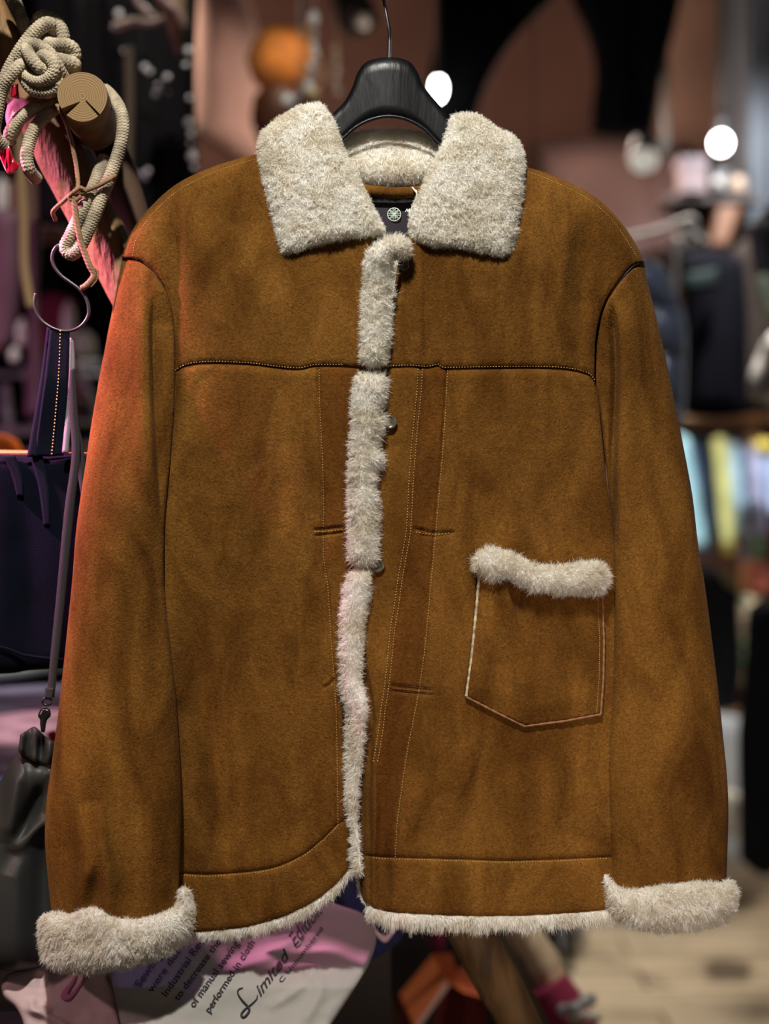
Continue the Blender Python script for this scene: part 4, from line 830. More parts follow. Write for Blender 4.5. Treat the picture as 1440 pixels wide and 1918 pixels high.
tag(meshobj('wooden_pole', V, F, mat('shaded_pole', (0.05, 0.025, 0.012), .8, vary=.4, vscale=20, stretch=(2, 2, .5))), 'darker pole crossing behind the peg and the left shoulder', 'pole')
# peg
pg = empty('wooden_peg', P(155, 181, DL, 60), 'sawn round wooden peg with two drying cracks sticking out of the pole', 'peg')
c0 = P(154.5, 181, DL, 62); c1 = P(176, 232, DL, -110); ax = (c0 - c1) / np.linalg.norm(c0 - c1); R = 46.5 * DL / 2400 * (1 - 62 / 2400)
def pegdisc(r, z): return (r * R, z)
V, F = lathe([(1.0, -.10), (1.01, -.03), (1.0, -.003), (.985, 0)], 60); V[:, :2] *= R
q = np.array(Vector((0, 0, 1)).rotation_difference(Vector(ax)).to_matrix()); V[:, :2] *= (1 + .02 * np.sin(3 * np.arctan2(V[:, 1], V[:, 0])))[:, None]; meshobj('shaft', V @ q.T + c0, F, BARK, pg)
# end grain with wedge cracks cut as real notches
th = np.linspace(0, 2 * math.pi, 361)[:-1]; rad = np.linspace(0, .99, 40); TH, RD = np.meshgrid(th, rad); x = RD * np.cos(TH); z = RD * np.sin(TH)
dep = np.zeros_like(x)
fx = Vector(ax)
def crk(p0, p1, w0, w1, dp):
    global dep
    p0 = np.array(p0); p1 = np.array(p1); v = p1 - p0; L = np.linalg.norm(v); v = v / L
    s = ((x - p0[0]) * v[0] + (z - p0[1]) * v[1]) / L; o = np.abs(-(x - p0[0]) * v[1] + (z - p0[1]) * v[0]); wd = w0 + (w1 - w0) * s
    dep = np.maximum(dep, dp * np.clip(1.4 - o / np.maximum(wd, .004), 0, 1) * (s > 0) * (s < 1))
crk((-.12, -.24), (-.78, -.68), .01, .12, .012); crk((.14, -.18), (.72, -.80), .02, .035, .008)
loc = np.stack([x, 0 * x, z], -1) * R * np.array([1, 1, 1]); loc = loc * (1 + .02 * np.sin(3 * TH))[..., None]
e1 = np.array([1, 0, 0]) - ax * ax[0]; e1 /= np.linalg.norm(e1); e2 = np.cross(e1, ax) * -1
if e2[2] < 0: e2 = -e2
V = c0 + loc[..., :1] * e1 + loc[..., 2:] * e2 + (.0006 - dep + .00012 * np.sin(RD * 60))[..., None] * ax
i = np.arange(40 * 360).reshape(40, 360); j = np.roll(i, -1, 1); F = np.stack([i[:-1], i[1:], j[1:], j[:-1]], -1).reshape(-1, 4)
meshobj('sawn_face', V.reshape(-1, 3), F, ENDG, pg)

ROPEM = mat('cream_rope', (0.33, 0.275, 0.19), .9, vary=.45, vscale=70, bump=.5, bscale=900)
def rope(name, p, r=11, label=None, cat='rope', parent=None, m=None, D0=DL, braid=.10):
    V, F = tube(p, r, 60, res=.8, D0=D0, braid=.055, bk=1.15, bm=11, rfun=None); o = meshobj(name, V, F, m or ROPEM, parent)
    return tag(o, label, cat if label else None)
kn = empty('knotted_rope', P(90, 480, DL, 0), 'thick cream braided rope knotted over the pole and looped round the peg', 'rope')
rope('knot', [(16, -30, 5), (34, 20, 0), (56, 70, -6), (80, 110, -16), (106, 128, -12), (128, 130, 8), (139, 125, 18), (136, 118, 26), (116, 113, 30), (100, 106, 18), (104, 98, 8), (120, 101, 14), (138, 106, 16), (137, 92, 22), (122, 84, 30), (98, 84, 30), (84, 78, 16)], 12.5, parent=kn)
rope('knot', [(120, 150, -8), (140, 145, 4), (138, 130, 8), (118, 86, 10), (119, 70, 20), (112, 48, 22), (98, 36, 20), (82, 31, 16), (71, 38, 12), (72, 52, 6)], 12, parent=kn)
rope('knot', [(100, 60, 12), (98, 47, 26), (84, 46, 36), (66, 60, 38), (48, 82, 36), (30, 110, 30), (16, 136, 26), (2, 170, 24), (-14, 200, 20)], 13, parent=kn)
rope('knot', [(36, 112, 40), (46, 92, 52), (58, 83, 58), (74, 86, 60), (92, 98, 60), (104, 116, 58), (112, 132, 50), (120, 146, 34), (126, 156, 14)], 11, parent=kn)
rope('knot', [(50, 84, 46), (52, 97, 66), (61, 112, 74), (72, 126, 72), (80, 130, 64), (82, 122, 56), (76, 110, 54), (84, 104, 64), (96, 112, 72), (102, 126, 72), (97, 142, 68), (82, 151, 64), (64, 150, 60), (50, 142, 52), (38, 134, 44), (44, 122, 36), (52, 120, 42), (36, 124, 60), (18, 144, 62), (4, 168, 56), (-4, 205, 50), (-10, 250, 40), (8, 275, 20)], 11.5, parent=kn)
rope('knot', [(98, 130, 50), (106, 150, 56), (104, 166, 52), (86, 172, 50), (64, 168, 48), (52, 156, 46), (44, 142, 40)], 12, parent=kn)
rope('loop', [(196, 168, -40), (210, 182, -20), (223, 202, -4), (230, 226, 2), (229, 256, 4), (221, 290, 4), (208, 325, 6), (194, 360, 8), (180, 396, 10), (165, 432, 10), (150, 462, 8), (136, 476, 4), (124, 470, 2), (124, 458, 4), (133, 440, 8), (148, 408, 10), (162, 378, 8), (176, 350, 2), (186, 322, -8), (196, 296, -20)], 12, parent=kn)
rope('loop', [(110, 180, -10), (84, 192, 0), (58, 206, 6), (34, 226, 8), (20, 248, 6), (18, 268, -6)], 12, parent=kn)
rope('loop', [(112, 196, -20), (86, 216, -4), (66, 240, 0), (54, 268, 0), (50, 296, 0), (56, 320, -10), (68, 335, -40)], 12, parent=kn)
TWINE = mat('brown_twine', (0.24, 0.14, 0.07), .9, vary=.3, vscale=90)
tw = empty('twine', P(140, 540, DL, 20), 'thin brown twisted twine tied round the pole below the peg with a frayed tail', 'twine')
def twn(nm, p, r=3.5): V, F = tube(p, r, 16, res=1.2, twist=.42); meshobj(nm, V, F, TWINE, tw)
twn('cord', [(94, 178, 30), (104, 192, 40), (112, 206, 40), (122, 226, 34), (130, 250, 26), (137, 280, 18), (143, 312, 12), (146, 340, 14), (145, 358, 20)])
twn('wrap', [(196, 352, -20), (212, 338, 8), (214, 330, 22), (202, 338, 30), (184, 348, 28), (164, 356, 26), (148, 363, 28), (132, 366, 22), (118, 378, 12), (106, 388, 6), (99, 398, -6), (104, 412, -40)])
twn('wrap', [(150, 366, 24), (160, 358, 30), (150, 352, 34), (138, 360, 36), (130, 370, 30), (140, 376, 30), (152, 368, 32)])
twn('tail', [(138, 366, 30), (140, 385, 28), (142, 405, 26), (146, 430, 24), (152, 455, 22), (160, 478, 20), (168, 498, 18), (176, 514, 16), (170, 526, 16), (160, 536, 16), (153, 540, 14)], 5)
for k in range(5):
    a = [(166, 496, 18), (172 + 3 * k, 508, 20), (174 + 2 * k, 520 + k, 16), (166 + k, 530 + 2 * k, 16)]
    V, F = tube(a, .9, 6, res=1.5); meshobj('fray', V, F, TWINE, tw)
RED = mat('red_plastic', (0.30, 0.005, 0.02), .15, coat=.6); PINKC = fab('pink_sleeve', (.62, .30, .36), .6)
cloth('red_tag', [(22, 160), (34, 156)], [(20, 182), (36, 186)], [(22, 160), (20, 182)], [(34, 156), (36, 186)], RED, DL, 'small glossy red tag under the knot at the left edge', 'tag', dome=(3, 3), folds=(9, 3), thick=6, step=1.5, hoff=16)
cloth('red_ribbon', [(0, 262), (14, 262), (26, 300)], [(2, 300), (16, 326), (34, 318)], [(0, 262), (-4, 282), (2, 300)], [(26, 300), (36, 308), (34, 318)], RED, DL, 'dark red glossy ribbon hanging from the rope at the left edge', 'ribbon', dome=(5, 4), folds=(8, 4), thick=8, step=2, hoff=0)
cloth('pink_cloth', [(14, 196), (34, 182), (60, 192)], [(14, 240), (30, 262), (46, 232)], [(14, 196), (10, 218), (14, 240)], [(60, 192), (46, 232)], PINKC, DL, 'pink satin cloth tucked beneath the rope knot on the pole', 'cloth', dome=(8, 8), thick=14, step=3, hoff=-8)
# S hook
V, F = tube([(142, 468, -20), (132, 458, -8), (118, 456, 2), (106, 462, 6), (99, 474, 6), (98, 488, 6), (104, 503, 6), (116, 517, 6), (132, 529, 6), (147, 540, 6), (158, 553, 6), (165, 570, 6), (166, 588, 6), (159, 603, 6), (147, 614, 6), (130, 620, 6), (112, 619, 6), (94, 612, 6), (79, 601, 6), (69, 586, 6), (65, 568, 6), (67, 550, 6)], 3.1, 14, res=1.5)
tag(meshobj('s_hook', V, F, mat('dark_steel', (.07, .07, .07), .4, .8)), 'dark steel S hook hanging from the rope loop', 'hook')
# navy tote bag on the hook
tb = empty('tote_bag', P(70, 1250, DL, -60), 'navy canvas tote bag with orange lining hanging from the steel hook', 'bag')
NCAN = mat('navy_canvas', (0.0022, 0.003, 0.008), .9, spec=.06, vary=.3, vscale=20, bump=.4, bscale=700); WEB = mat('navy_webbing', (0.005, 0.006, 0.014), .9, spec=.08, bump=.6, bscale=1100, stretch=(.3, .3, 1.4)); ORG = mat('orange_lining', (.75, .17, .03), .7)
cloth('body', [(-240, 846), (0, 851), (178, 850)], [(-240, 1268), (0, 1262), (60, 1255), (185, 1248)], [(-240, 846), (-250, 1050), (-240, 1268)], [(178, 850), (186, 1050), (185, 1248)], NCAN, DL, parent=tb, folds=(120, 10), dome=(30, 26), thick=110, step=6, hoff=-40)
V, F = tube([(-240, 848, -42), (0, 849, -42), (80, 849, -42), (178, 849, -44)], 1.7, 8); meshobj('rim', V, F, ORG, tb)
cloth('lining', [(-240, 842), (0, 843), (80, 845)], [(-240, 862), (0, 862), (80, 862)], [(-240, 842), (-240, 862)], [(80, 845), (80, 862)], ORG, DL, parent=tb, thick=6, hoff=-120, dome=(3, 2), folds=(40, 2))
hd = cloth('handle', [(94, 614), (112, 617), (131, 619)], [(64, 854), (92, 855), (119, 853)], [(94, 614), (82, 720), (64, 854)], [(131, 619), (126, 730), (119, 853)], WEB, DL, parent=tb, folds=(60, 2), dome=(3, 2), thick=6, step=3, hoff=8, extra=lambda X, Y: -34 * sst((Y - 700) / 160))
cloth('handle', [(88, 612), (100, 613)], [(50, 856), (72, 856)], [(88, 612), (74, 720), (50, 856)], [(100, 613), (90, 720), (72, 856)], WEB, DL, parent=tb, folds=(60, 2), dome=(3, 2), thick=6, step=3, hoff=-24)
stitches('stitching', [[(113, 620), (110, 700), (104, 775), (97, 850)]], lambda x, y: 12.5 - 34 * sst((y - 700) / 160), hd, sp=6.2, ln=3.8, r=1.4, m=mat('yellow_thread', (.55, .46, .10), .7))
for (a, b_) in (((4, 852), (34, 930)), ((56, 852), (84, 985))):
    cloth('strap', [(a[0], 852), (a[0] + 24, 852)], [(b_[0] - 2, b_[1]), (b_[0] + 10, b_[1])], [(a[0], 852), (a[0] + 16, (852 + b_[1]) / 2 - 5), (b_[0] - 2, b_[1])], [(a[0] + 24, 852), (b_[0] + 8, (852 + b_[1]) / 2), (b_[0] + 10, b_[1])], WEB, DL, parent=tb, folds=(60, 1), dome=(3, 2), thick=8, step=3, hoff=-34)
V, F = tube([(-100, 1200, -38), (0, 1212, -36), (50, 1228, -36), (120, 1236, -38)], 3, 8); meshobj('lower_seam', V, F, NCAN, tb)
# grey drawstring pouch with its strap
dp = empty('drawstring_pouch', P(60, 1815, DL, -70), 'grey satin drawstring pouch with long strap hanging left of the sleeve', 'pouch')
SAT = mat('grey_satin', (0.030, 0.031, 0.029), .45, vary=.12, vscale=8, spec=.25); GWEB = mat('grey_webbing', (0.030, 0.030, 0.031), .85, spec=.1, bump=.6, bscale=1000); BPL = mat('black_plastic', (.008, .008, .009), .25)
cloth('strap', [(131, 690), (140, 690)], [(88, 1304), (102, 1306)], [(131, 690), (128, 760), (134, 850), (120, 960), (105, 1120), (94, 1230), (86, 1306)], [(140, 690), (146, 780), (150, 850), (138, 960), (122, 1120), (108, 1250), (101, 1308)], GWEB, DL, parent=dp, folds=(60, 2), dome=(3, 2), thick=5, step=3, hoff=14)
cloth('strap', [(134, 770), (142, 768)], [(152, 930), (162, 925)], [(134, 770), (138, 840), (152, 930)], [(142, 768), (158, 850), (168, 925)], GWEB, DL, parent=dp, folds=(60, 1), dome=(3, 2), thick=4, step=3, hoff=2)
cloth('buckle', [(131, 632), (138, 636)], [(116, 848), (128, 850)], [(131, 632), (128, 720), (116, 848)], [(138, 636), (140, 700), (128, 850)], mat('grey_plastic', (.20, .20, .20), .4), DL, parent=dp, dome=(3, 2), thick=5, step=3, hoff=-2, folds=(60, 1))
cloth('strap_end', [(85, 1288), (102, 1288)], [(82, 1308), (98, 1310)], [(85, 1288), (82, 1308)], [(102, 1288), (98, 1310)], GWEB, DL, parent=dp, dome=(3, 2), thick=7, step=2, hoff=17, folds=(60, 1))
an = np.linspace(0, 2 * math.pi, 25)
V, F = tube([(88 + 8.5 * math.cos(a), 1314 + 6.5 * math.sin(a), 14) for a in an], 2.2, 10, res=1.2); cr = meshobj('clasp_ring', V, F, BPL, dp)
cloth('clasp', [(76, 1329), (84, 1326), (94, 1329)], [(77, 1371), (84, 1372)], [(76, 1329), (71, 1340), (75, 1348), (75, 1356), (73, 1371)], [(94, 1329), (95, 1341), (88, 1350), (83, 1372)], BPL, DL, parent=dp, dome=(5, 6), thick=12, step=1.5, hoff=16, folds=(60, 0))
cloth('neck', [(38, 1376), (50, 1368), (64, 1361), (74, 1368), (84, 1378), (102, 1390)], [(34, 1406), (52, 1420), (74, 1430), (100, 1430)], [(38, 1376), (36, 1390), (34, 1406)], [(102, 1390), (108, 1410), (100, 1430)], SAT, DL, parent=dp, folds=(13, 13), dome=(12, 10), thick=40, step=2, hoff=4, seed=4)
cloth('body', [(36, 1404), (54, 1418), (76, 1428), (100, 1426)], [(-60, 1812), (20, 1818), (70, 1814), (130, 1806)], [(36, 1404), (14, 1440), (-30, 1520), (-90, 1640), (-60, 1812)], [(100, 1426), (120, 1480), (135, 1600), (130, 1806)], SAT, DL, parent=dp, folds=(62, 22), dome=(60, 40), thick=90, step=4, hoff=8, seed=9,
      extra=lambda X, Y: ridge(X, Y, [(92, 1450), (70, 1500), (40, 1560), (14, 1640)], 16, -20, .2) + ridge(X, Y, [(40, 1430), (20, 1500), (4, 1580)], 18, 14, .2) + ridge(X, Y, [(100, 1530), (60, 1560), (20, 1600)], 12, 14, .2) - 60 * sst((Y - 1440) / 200) * sst((X - 20) / 70))

DEF = DJ
# ------------------------------------------------------------------ near bottom: shirts on a table
tbl = empty('display_table', (-.32, 1.30, .0), 'dark display table under the printed shirts at the bottom left', 'table')
TBM = mat('dark_table', (.02, .012, .01), .5)
box('tabletop', (-.51, 1.21, .895), (.8, .36, .03), TBM, tbl, bev=.004)
for sx in (-.86, -.16):
    for sy in (1.06, 1.36): box('leg', (sx, sy, .44), (.045, .045, .88), TBM, tbl, bev=.004)
WT = mat('offwhite_jersey', (.30, .285, .255), .85, vary=.06, vscale=14, bump=.3, bscale=800)
D1 = 1.22
def HT1(X, Y):
    h = -10 + np.where(Y < 1850, (Y - 1850) * 1.3, (Y - 1850) * .5) + 7 * fbm(X / 90, Y / 60, 61)
    h = h + ridge(X, Y, [(420, 1850), (500, 1790), (560, 1755), (640, 1740)], 16, 13, .2) + ridge(X, Y, [(250, 1900), (330, 1860), (420, 1800), (500, 1760)], 20, -14, .2)
    h = h + ridge(X, Y, [(560, 1805), (600, 1850), (560, 1930)], 12, 7, .2) + ridge(X, Y, [(500, 1890), (560, 1850), (600, 1800)], 10, 6, .2)
    return h - 40 * sst((X - 600) / 100) + 0 * X
ws = patch('printed_shirt', [(200, 1775), (300, 1745), (450, 1712), (560, 1683), (600, 1684), (640, 1697), (680, 1712), (700, 1735)], [(235, 1960), (420, 1965), (600, 1950)], [(200, 1775), (212, 1850), (235, 1960)],
     [(700, 1735), (704, 1765), (688, 1812), (655, 1866), (600, 1950)], lambda X, Y, d: HT1(X, Y), WT, None, step=4, D0=D1, thick=60, rnd=(14, 12))
tag(ws, 'off-white shirt printed with black slanted lettering on the table below the jacket', 'shirt')
INK = mat('black_ink', (.012, .012, .014), .7)
def ptext(s, a, b, hgt, nm='lettering', shear=0.0, bold=0.0, hf=HT1, D0=D1, parent=ws, m=INK):
    """lettering whose baseline runs from pixel a to pixel b"""
    V, T = textmesh(s, shear, bold); a = np.array(a, float); b = np.array(b, float); L = np.linalg.norm(b - a); u = (b - a) / L; n = np.array([u[1], -u[0]])
    k = L / V[:, 0].max(); p = a + V[:, :1] * k * u + V[:, 1:] * hgt * n
    W = P(p[:, 0], p[:, 1], D0, hf(p[:, 0], p[:, 1]) + 2.5); return meshobj(nm, W, T, m, parent, smooth=False)
ptext('imited', (487, 1868), (547, 1786), 27, shear=.45, bold=.012)
ptext('Edition', (551, 1776), (607, 1706), 34, shear=.45, bold=.006)
L_ = [(455, 1850), (447, 1853), (445.5, 1861), (453, 1873), (463, 1884), (467, 1892), (461, 1902), (454.5, 1905.5), (452, 1900), (458, 1891), (466, 1885), (480, 1872), (482, 1864)]
c_ = curve(L_, 60); V, F = tube(np.column_stack([c_, HT1(c_[:, 0], c_[:, 1]) + 1.5]), 1.7, 8, D0=D1, rfun=lambda t: .6 + .7 * np.sin(t * 3.1)); meshobj('lettering', V, F, INK, ws)
ptext('C Unnumbered', (527, 1842), (606, 1740), 12, bold=.008)
ptext('Sewing', (262, 1851), (303, 1790), 21, bold=.014)
ptext('were due', (285, 1860), (340, 1780), 19, bold=.014)
ptext('Industrial Rev', (311, 1869), (383, 1763), 19, bold=.014)
ptext('to decrease the', (334, 1875), (415, 1764), 18, bold=.014)
ptext('of manual sewing w', (363, 1888), (461, 1750), 19, bold=.014)
ptext('performed in cloth', (392, 1898), (478, 1766), 18, bold=.014)
# pink shirt at the left
PKM = mat('pink_jersey', (.46, .33, .32), .85, vary=.08, vscale=14, bump=.3, bscale=800)
def HT2(X, Y):
    h = -120 + (Y - 1780) * .5 + 6 * fbm(X / 60, Y / 50, 71)
    return h + ridge(X, Y, [(70, 1815), (82, 1850), (60, 1880)], 10, -16, .2) + ridge(X, Y, [(100, 1815), (85, 1850), (60, 1885), (100, 1895)], 9, 12, .2) + ridge(X, Y, [(40, 1888), (90, 1905), (140, 1930)], 8, 10, .2)
ps = patch('pink_shirt', [(8, 1832), (20, 1822), (60, 1812), (120, 1790), (215, 1775)], [(40, 1960), (140, 1962), (240, 1960)], [(8, 1832), (3, 1846), (8, 1868), (30, 1888), (44, 1920), (40, 1960)], [(215, 1775), (200, 1810), (206, 1838), (217, 1860), (226, 1910), (240, 1960)],
     lambda X, Y, d: HT2(X, Y), PKM, None, step=3, D0=DJ + .02, thick=50, rnd=(12, 12))
tag(ps, 'pink crumpled shirt with a mauve tick mark on the table below the left cuff', 'shirt')
sw_ = [(141, 1826), (131, 1840), (119, 1853), (113, 1864), (117, 1873), (128, 1875), (138, 1866), (150, 1848), (164, 1832)]; sw2 = [(144, 1828), (140, 1840), (133, 1852), (128, 1862), (132, 1862), (140, 1852), (150, 1840), (160, 1828), (166, 1830)]
X_ = np.array([np.linspace(p, q, 4) for p, q in zip(curve(sw_, 40), curve(sw2, 40))]); Z = HT2(X_[..., 0], X_[..., 1]) + 2.5
V, F = shell(X_[..., 0], X_[..., 1], Z, Z - 2, DJ + .02); meshobj('tick_mark', V, F, mat('mauve_ink', (.34, .10, .20), .8), ps)
# navy cloth with pale tick behind the printed shirt, olive hem
nb = cloth('navy_shirt', [(560, 1640), (640, 1600), (720, 1640)], [(600, 1790), (690, 1800), (750, 1762)], [(560, 1640), (570, 1720), (600, 1790)], [(720, 1640), (760, 1700), (758, 1735), (750, 1762)], fab('deep_navy', (.012, .016, .09)), 1.45, 'deep navy shirt with a pale tick mark showing through the open jacket hem', 'shirt', hoff=-20, slope=(0, .1), thick=60, step=4)
X_ = np.array([np.linspace(p, q, 4) for p, q in zip(curve([(697, 1734), (712, 1748), (722, 1752), (734, 1740), (742, 1728)], 30), curve([(700, 1745), (710, 1758), (722, 1765), (736, 1750), (745, 1736)], 30))])
Z = X_[..., 0] * 0 + 44; V, F = shell(X_[..., 0], X_[..., 1], Z, Z - 6, 1.45); meshobj('tick_mark', V, F, mat('pale_pink_ink', (.70, .52, .50), .8), nb)
box('prop_stand', (P(650, 0, 1.46)[0], 1.50, .50), (.10, .06, .92), TBM, nb)

# ------------------------------------------------------------------ left middle: blurred stock behind the tote
D = 2.1
G = 'folded clothes on the low left stack'
yy = [(1236, 1262, 'white folded top with mint print on the stack behind the tote bag', fab('mint_white', (.62, .72, .68), vary=.3)), (1290, 1330, 'lavender grey folded top under the mint one', fab('lav_grey', (.34, .30, .46))), (1338, 1398, 'pink folded top in the middle of the low left stack', fab('pink_top', (.80, .42, .55))), (1398, 1455, 'dark plum folded top beneath the pink one', fab('plum', (.06, .03, .05))), (1456, 1540, 'blue folded top at the bottom of the low left stack', fab('cobalt', (.10, .14, .42)))]
for k, (a, b_, lab, m) in enumerate(yy):
    cloth('folded_shirt', [(-80, a + 8), (20, a - 4), (160, a - 14)], [(-80, b_ + 24), (40, b_ + 6), (160, b_ - 12)], [(-80, a + 8), (-80, b_ + 24)], [(160, a - 14), (160, b_ - 12)], m, D, lab, 'top', G, vert=False, folds=(24, 7), dome=(16, 20), thick=160, step=5, hoff=k * 10, seed=k)
tag(box('low_table', (P(40, 0, D)[0], D + .12, P(0, 1560, D)[2] / 2), (.40, .36, P(0, 1560, D)[2]), TBM), 'dark low plinth carrying the stack of folded tops at the left', 'plinth')
cloth('red_scarf', [(88, 1372), (104, 1366)], [(92, 1392), (112, 1392)], [(88, 1372), (92, 1392)], [(104, 1366), (112, 1392)], fab('bright_red', (.7, .05, .03)), 1.5, 'bright red cloth edge between the pouch and the sleeve', 'cloth', thick=20, step=2, dome=(4, 4))
D = 2.6
cloth('plum_garment', [(48, 420), (60, 412), (78, 420)], [(44, 780), (64, 788), (92, 780)], [(48, 420), (54, 600), (44, 780)], [(78, 420), (72, 600), (92, 780)], fab('plum_silk', (.09, .03, .06), .7), D, 'narrow plum garment hanging beside the steel hook', 'garment', thick=30, step=5)
cloth('maroon_garment', [(60, 560), (100, 548), (140, 560)], [(50, 780), (100, 790), (150, 780)], [(60, 560), (50, 780)], [(140, 560), (150, 780)], MAROON, D + .3, 'maroon garment hanging behind the ring of the steel hook', 'garment', thick=40, step=6)
cloth('mauve_garment', [(-20, 400), (10, 390), (36, 404)], [(-20, 660), (4, 664), (26, 640)], [(-20, 400), (-20, 660)], [(36, 404), (42, 520), (26, 640)], fab('mauve_silk', (.12, .055, .08), .7), D, 'mauve garment hanging at the left frame edge', 'garment', thick=30, step=5)
V, F = tube([(-60, -2300, 0), (-40, -200, 0), (-8, 0, 0), (20, 100, 0), (34, 250, 0), (44, 400, 0), (46, 500, 0), (58, 575, 0)], 8, 12, D0=1.9, twist=.2); tag(meshobj('rope', V, F, mat('ochre_cord', (.30, .19, .09), .9)), 'blurred ochre cord hanging behind the pole at the left', 'cord')
wsf = empty('wooden_shelf', P(58, 442, 2.9), 'narrow brown shelf carrying white cups behind the pole', 'shelf')
box('shelf_board', P(58, 442, 2.92), (.17, .14, .012), mat('shelf_brown', (.10, .05, .03), .7), wsf); box('back_board', P(60, 392, 3.0), (.15, .02, .13), mat('brown_bracket', (.16, .085, .06), .8), wsf)
# trainers and boots on a wire rack, far behind
SOLE = mat('white_rubber', (.75, .76, .78), .5); UPB = fab('shoe_black', (.02, .02, .025)); UPR = fab('shoe_red', (.30, .02, .06)); SILV = mat('pale_metal', (.45, .47, .52), .4, .3)
rk2 = empty('shoe_rack', P(100, 850, 3.3), 'pale metal shoe rack behind the navy bag handle', 'rack')
for p, r in (([(-40, 806, 0), (40, 806, 0), (110, 804, 0)], 9), ([(8, 720, 0), (14, 780, 0), (24, 860, 0)], 9), ([(48, 690, 0), (60, 740, 0), (76, 810, 0)], 9), ([(140, 690, 0), (165, 740, 0), (180, 790, 0)], 8), ([(-40, 700, -20), (80, 702, -20), (210, 700, -20)], 5), ([(-40, 845, -20), (80, 848, -20), (210, 850, -20)], 5)):
    V, F = tube(p, r, 12, D0=3.3); meshobj('bar', V, F, SILV, rk2)
def shoe(cx, cy, ln, ht, m, lab, D=3.2, fl=1):
    t = empty('shoe', P(cx, cy, D), lab, 'shoe', 'shoes on the metal rack')
    T = [(cx - ln * fl, cy - ht * .2), (cx - ln * .2 * fl, cy - ht * .5), (cx + ln * .5 * fl, cy - ht), (cx + ln * fl, cy - ht * .9)]; B = [(cx - ln * fl, cy + ht * .1), (cx, cy + ht * .1), (cx + ln * fl, cy + ht * .1)]
    if fl < 0: T = T[::-1]; B = B[::-1]
    cloth('upper', T, B, [T[0], B[0]], [T[-1], B[-1]], m, D, parent=t, folds=(30, 1), dome=(8, 8), thick=40, step=2.5)
    b0, b1 = min(B[0][0], B[-1][0]), max(B[0][0], B[-1][0])
    cloth('sole', [(b0 - 2, cy + ht * .05), (b1 + 2, cy + ht * .05)], [(b0 - 1, cy + ht * .5), (b1 + 1, cy + ht * .5)], [(b0 - 2, cy + ht * .05), (b0 - 1, cy + ht * .5)], [(b1 + 2, cy + ht * .05), (b1 + 1, cy + ht * .5)], SOLE, D, parent=t, folds=(30, 0), dome=(5, 4), thick=44, step=2.5, hoff=3)
shoe(164, 674, 22, 24, UPB, 'black shoe with white sole on the upper bar, right of the strap')
shoe(163, 784, 20, 22, UPB, 'black shoe with white sole on the second level of the rack', fl=-1)
shoe(158, 828, 18, 20, UPB, 'black shoe lowest on the rack beside the sleeve')
shoe(152, 742, 13, 16, UPR, 'small red shoe between the two black ones on the rack', fl=-1)
WP = mat('white_plaster_item', (.80, .80, .76), .6)
for (x, y, rx, ry, lab) in ((42, 622, 12, 26, 'tall pale bottle standing at the left behind the rack'), (27, 664, 10, 14, 'small pale bottle at the left below the tall one'), (128, 598, 12, 34, 'white bottle glowing inside the ring of the steel hook'), (158, 640, 20, 22, 'cream bottle leaning beside the jacket sleeve'), (4, 365, 10, 34, 'white bottle at the upper left frame edge'), (78, 427, 10, 9, 'white cup on the narrow brown shelf, farther from the pole'), (102, 424, 12, 12, 'white cup on the narrow brown shelf, nearer the pole'), (56, 430, 6, 6, 'tiny pale cup on the narrow brown shelf')):
    V, F = lathe(np.array([(0, -1), (.85, -1), (1, -.8), (1, .2), (.8, .6), (.35, .8), (.35, 1), (0, 1)]) * np.array([[rx * 2.9 / FPX, ry * 2.9 / FPX]]), 18, P(x, y, 2.9)); tag(meshobj('bottle' if 'cup' not in lab else 'cup', V, F, WP), lab, 'bottle' if 'cup' not in lab else 'cup')
V, F = lathe(np.array([(0, -1), (1, -.8), (1, .8), (0, 1)]) * np.array([[.012, .008]]), 14, P(34, 430, 2.9)); tag(meshobj('blue_cup', V, F, mat('blue_glaze', (.08, .20, .55), .4)), 'small blue cup at the left end of the narrow brown shelf', 'cup')
cloth('orange_beanie', [(-30, 822), (6, 812), (34, 826)], [(-30, 868), (10, 870), (46, 864)], [(-30, 822), (-30, 868)], [(34, 826), (42, 842), (46, 864)], fab('vivid_orange', (.85, .16, .01)), 1.9, 'vivid orange beanie showing above the rim of the tote bag', 'hat', thick=60, step=3, dome=(14, 14))

# ------------------------------------------------------------------ below the jacket: orange box, posts, wrapped log
D = 2.0
ob = empty('orange_box', P(800, 1900, D), 'open orange cardboard box with folded flaps below the jacket hem', 'box')
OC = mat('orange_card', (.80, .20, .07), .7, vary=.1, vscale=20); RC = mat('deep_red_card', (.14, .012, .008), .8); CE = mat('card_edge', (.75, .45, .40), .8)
def flap(nm, q, m, th=4, h4=(0, 0, 0, 0)):
    """quad given as four px corners (top-left, top-right, bottom-right, bottom-left) with their heights"""
    q = np.array(q, float); n = 14; u = np.linspace(0, 1, n)[None, :, None]; v = np.linspace(0, 1, n)[:, None, None]; Q = np.column_stack([q, h4])
    G_ = (1 - v) * ((1 - u) * Q[0] + u * Q[1]) + v * ((1 - u) * Q[3] + u * Q[2])
    V, F = shell(G_[..., 0], G_[..., 1], G_[..., 2], G_[..., 2] - th, D); return meshobj(nm, V, F, m, ob, smooth=False)
flap('flap', [(808, 1788), (846, 1785), (868, 1858), (836, 1838)], OC, h4=(30, 30, -20, 0)); flap('flap', [(836, 1838), (868, 1858), (914, 1872), (876, 1800)], OC, h4=(0, 40, 60, 20))
flap('flap', [(748, 1862), (812, 1786), (838, 1838), (776, 1922)], mat('shaded_side_card', (.62, .17, .04), .7), h4=(-20, -10, 20, 40))
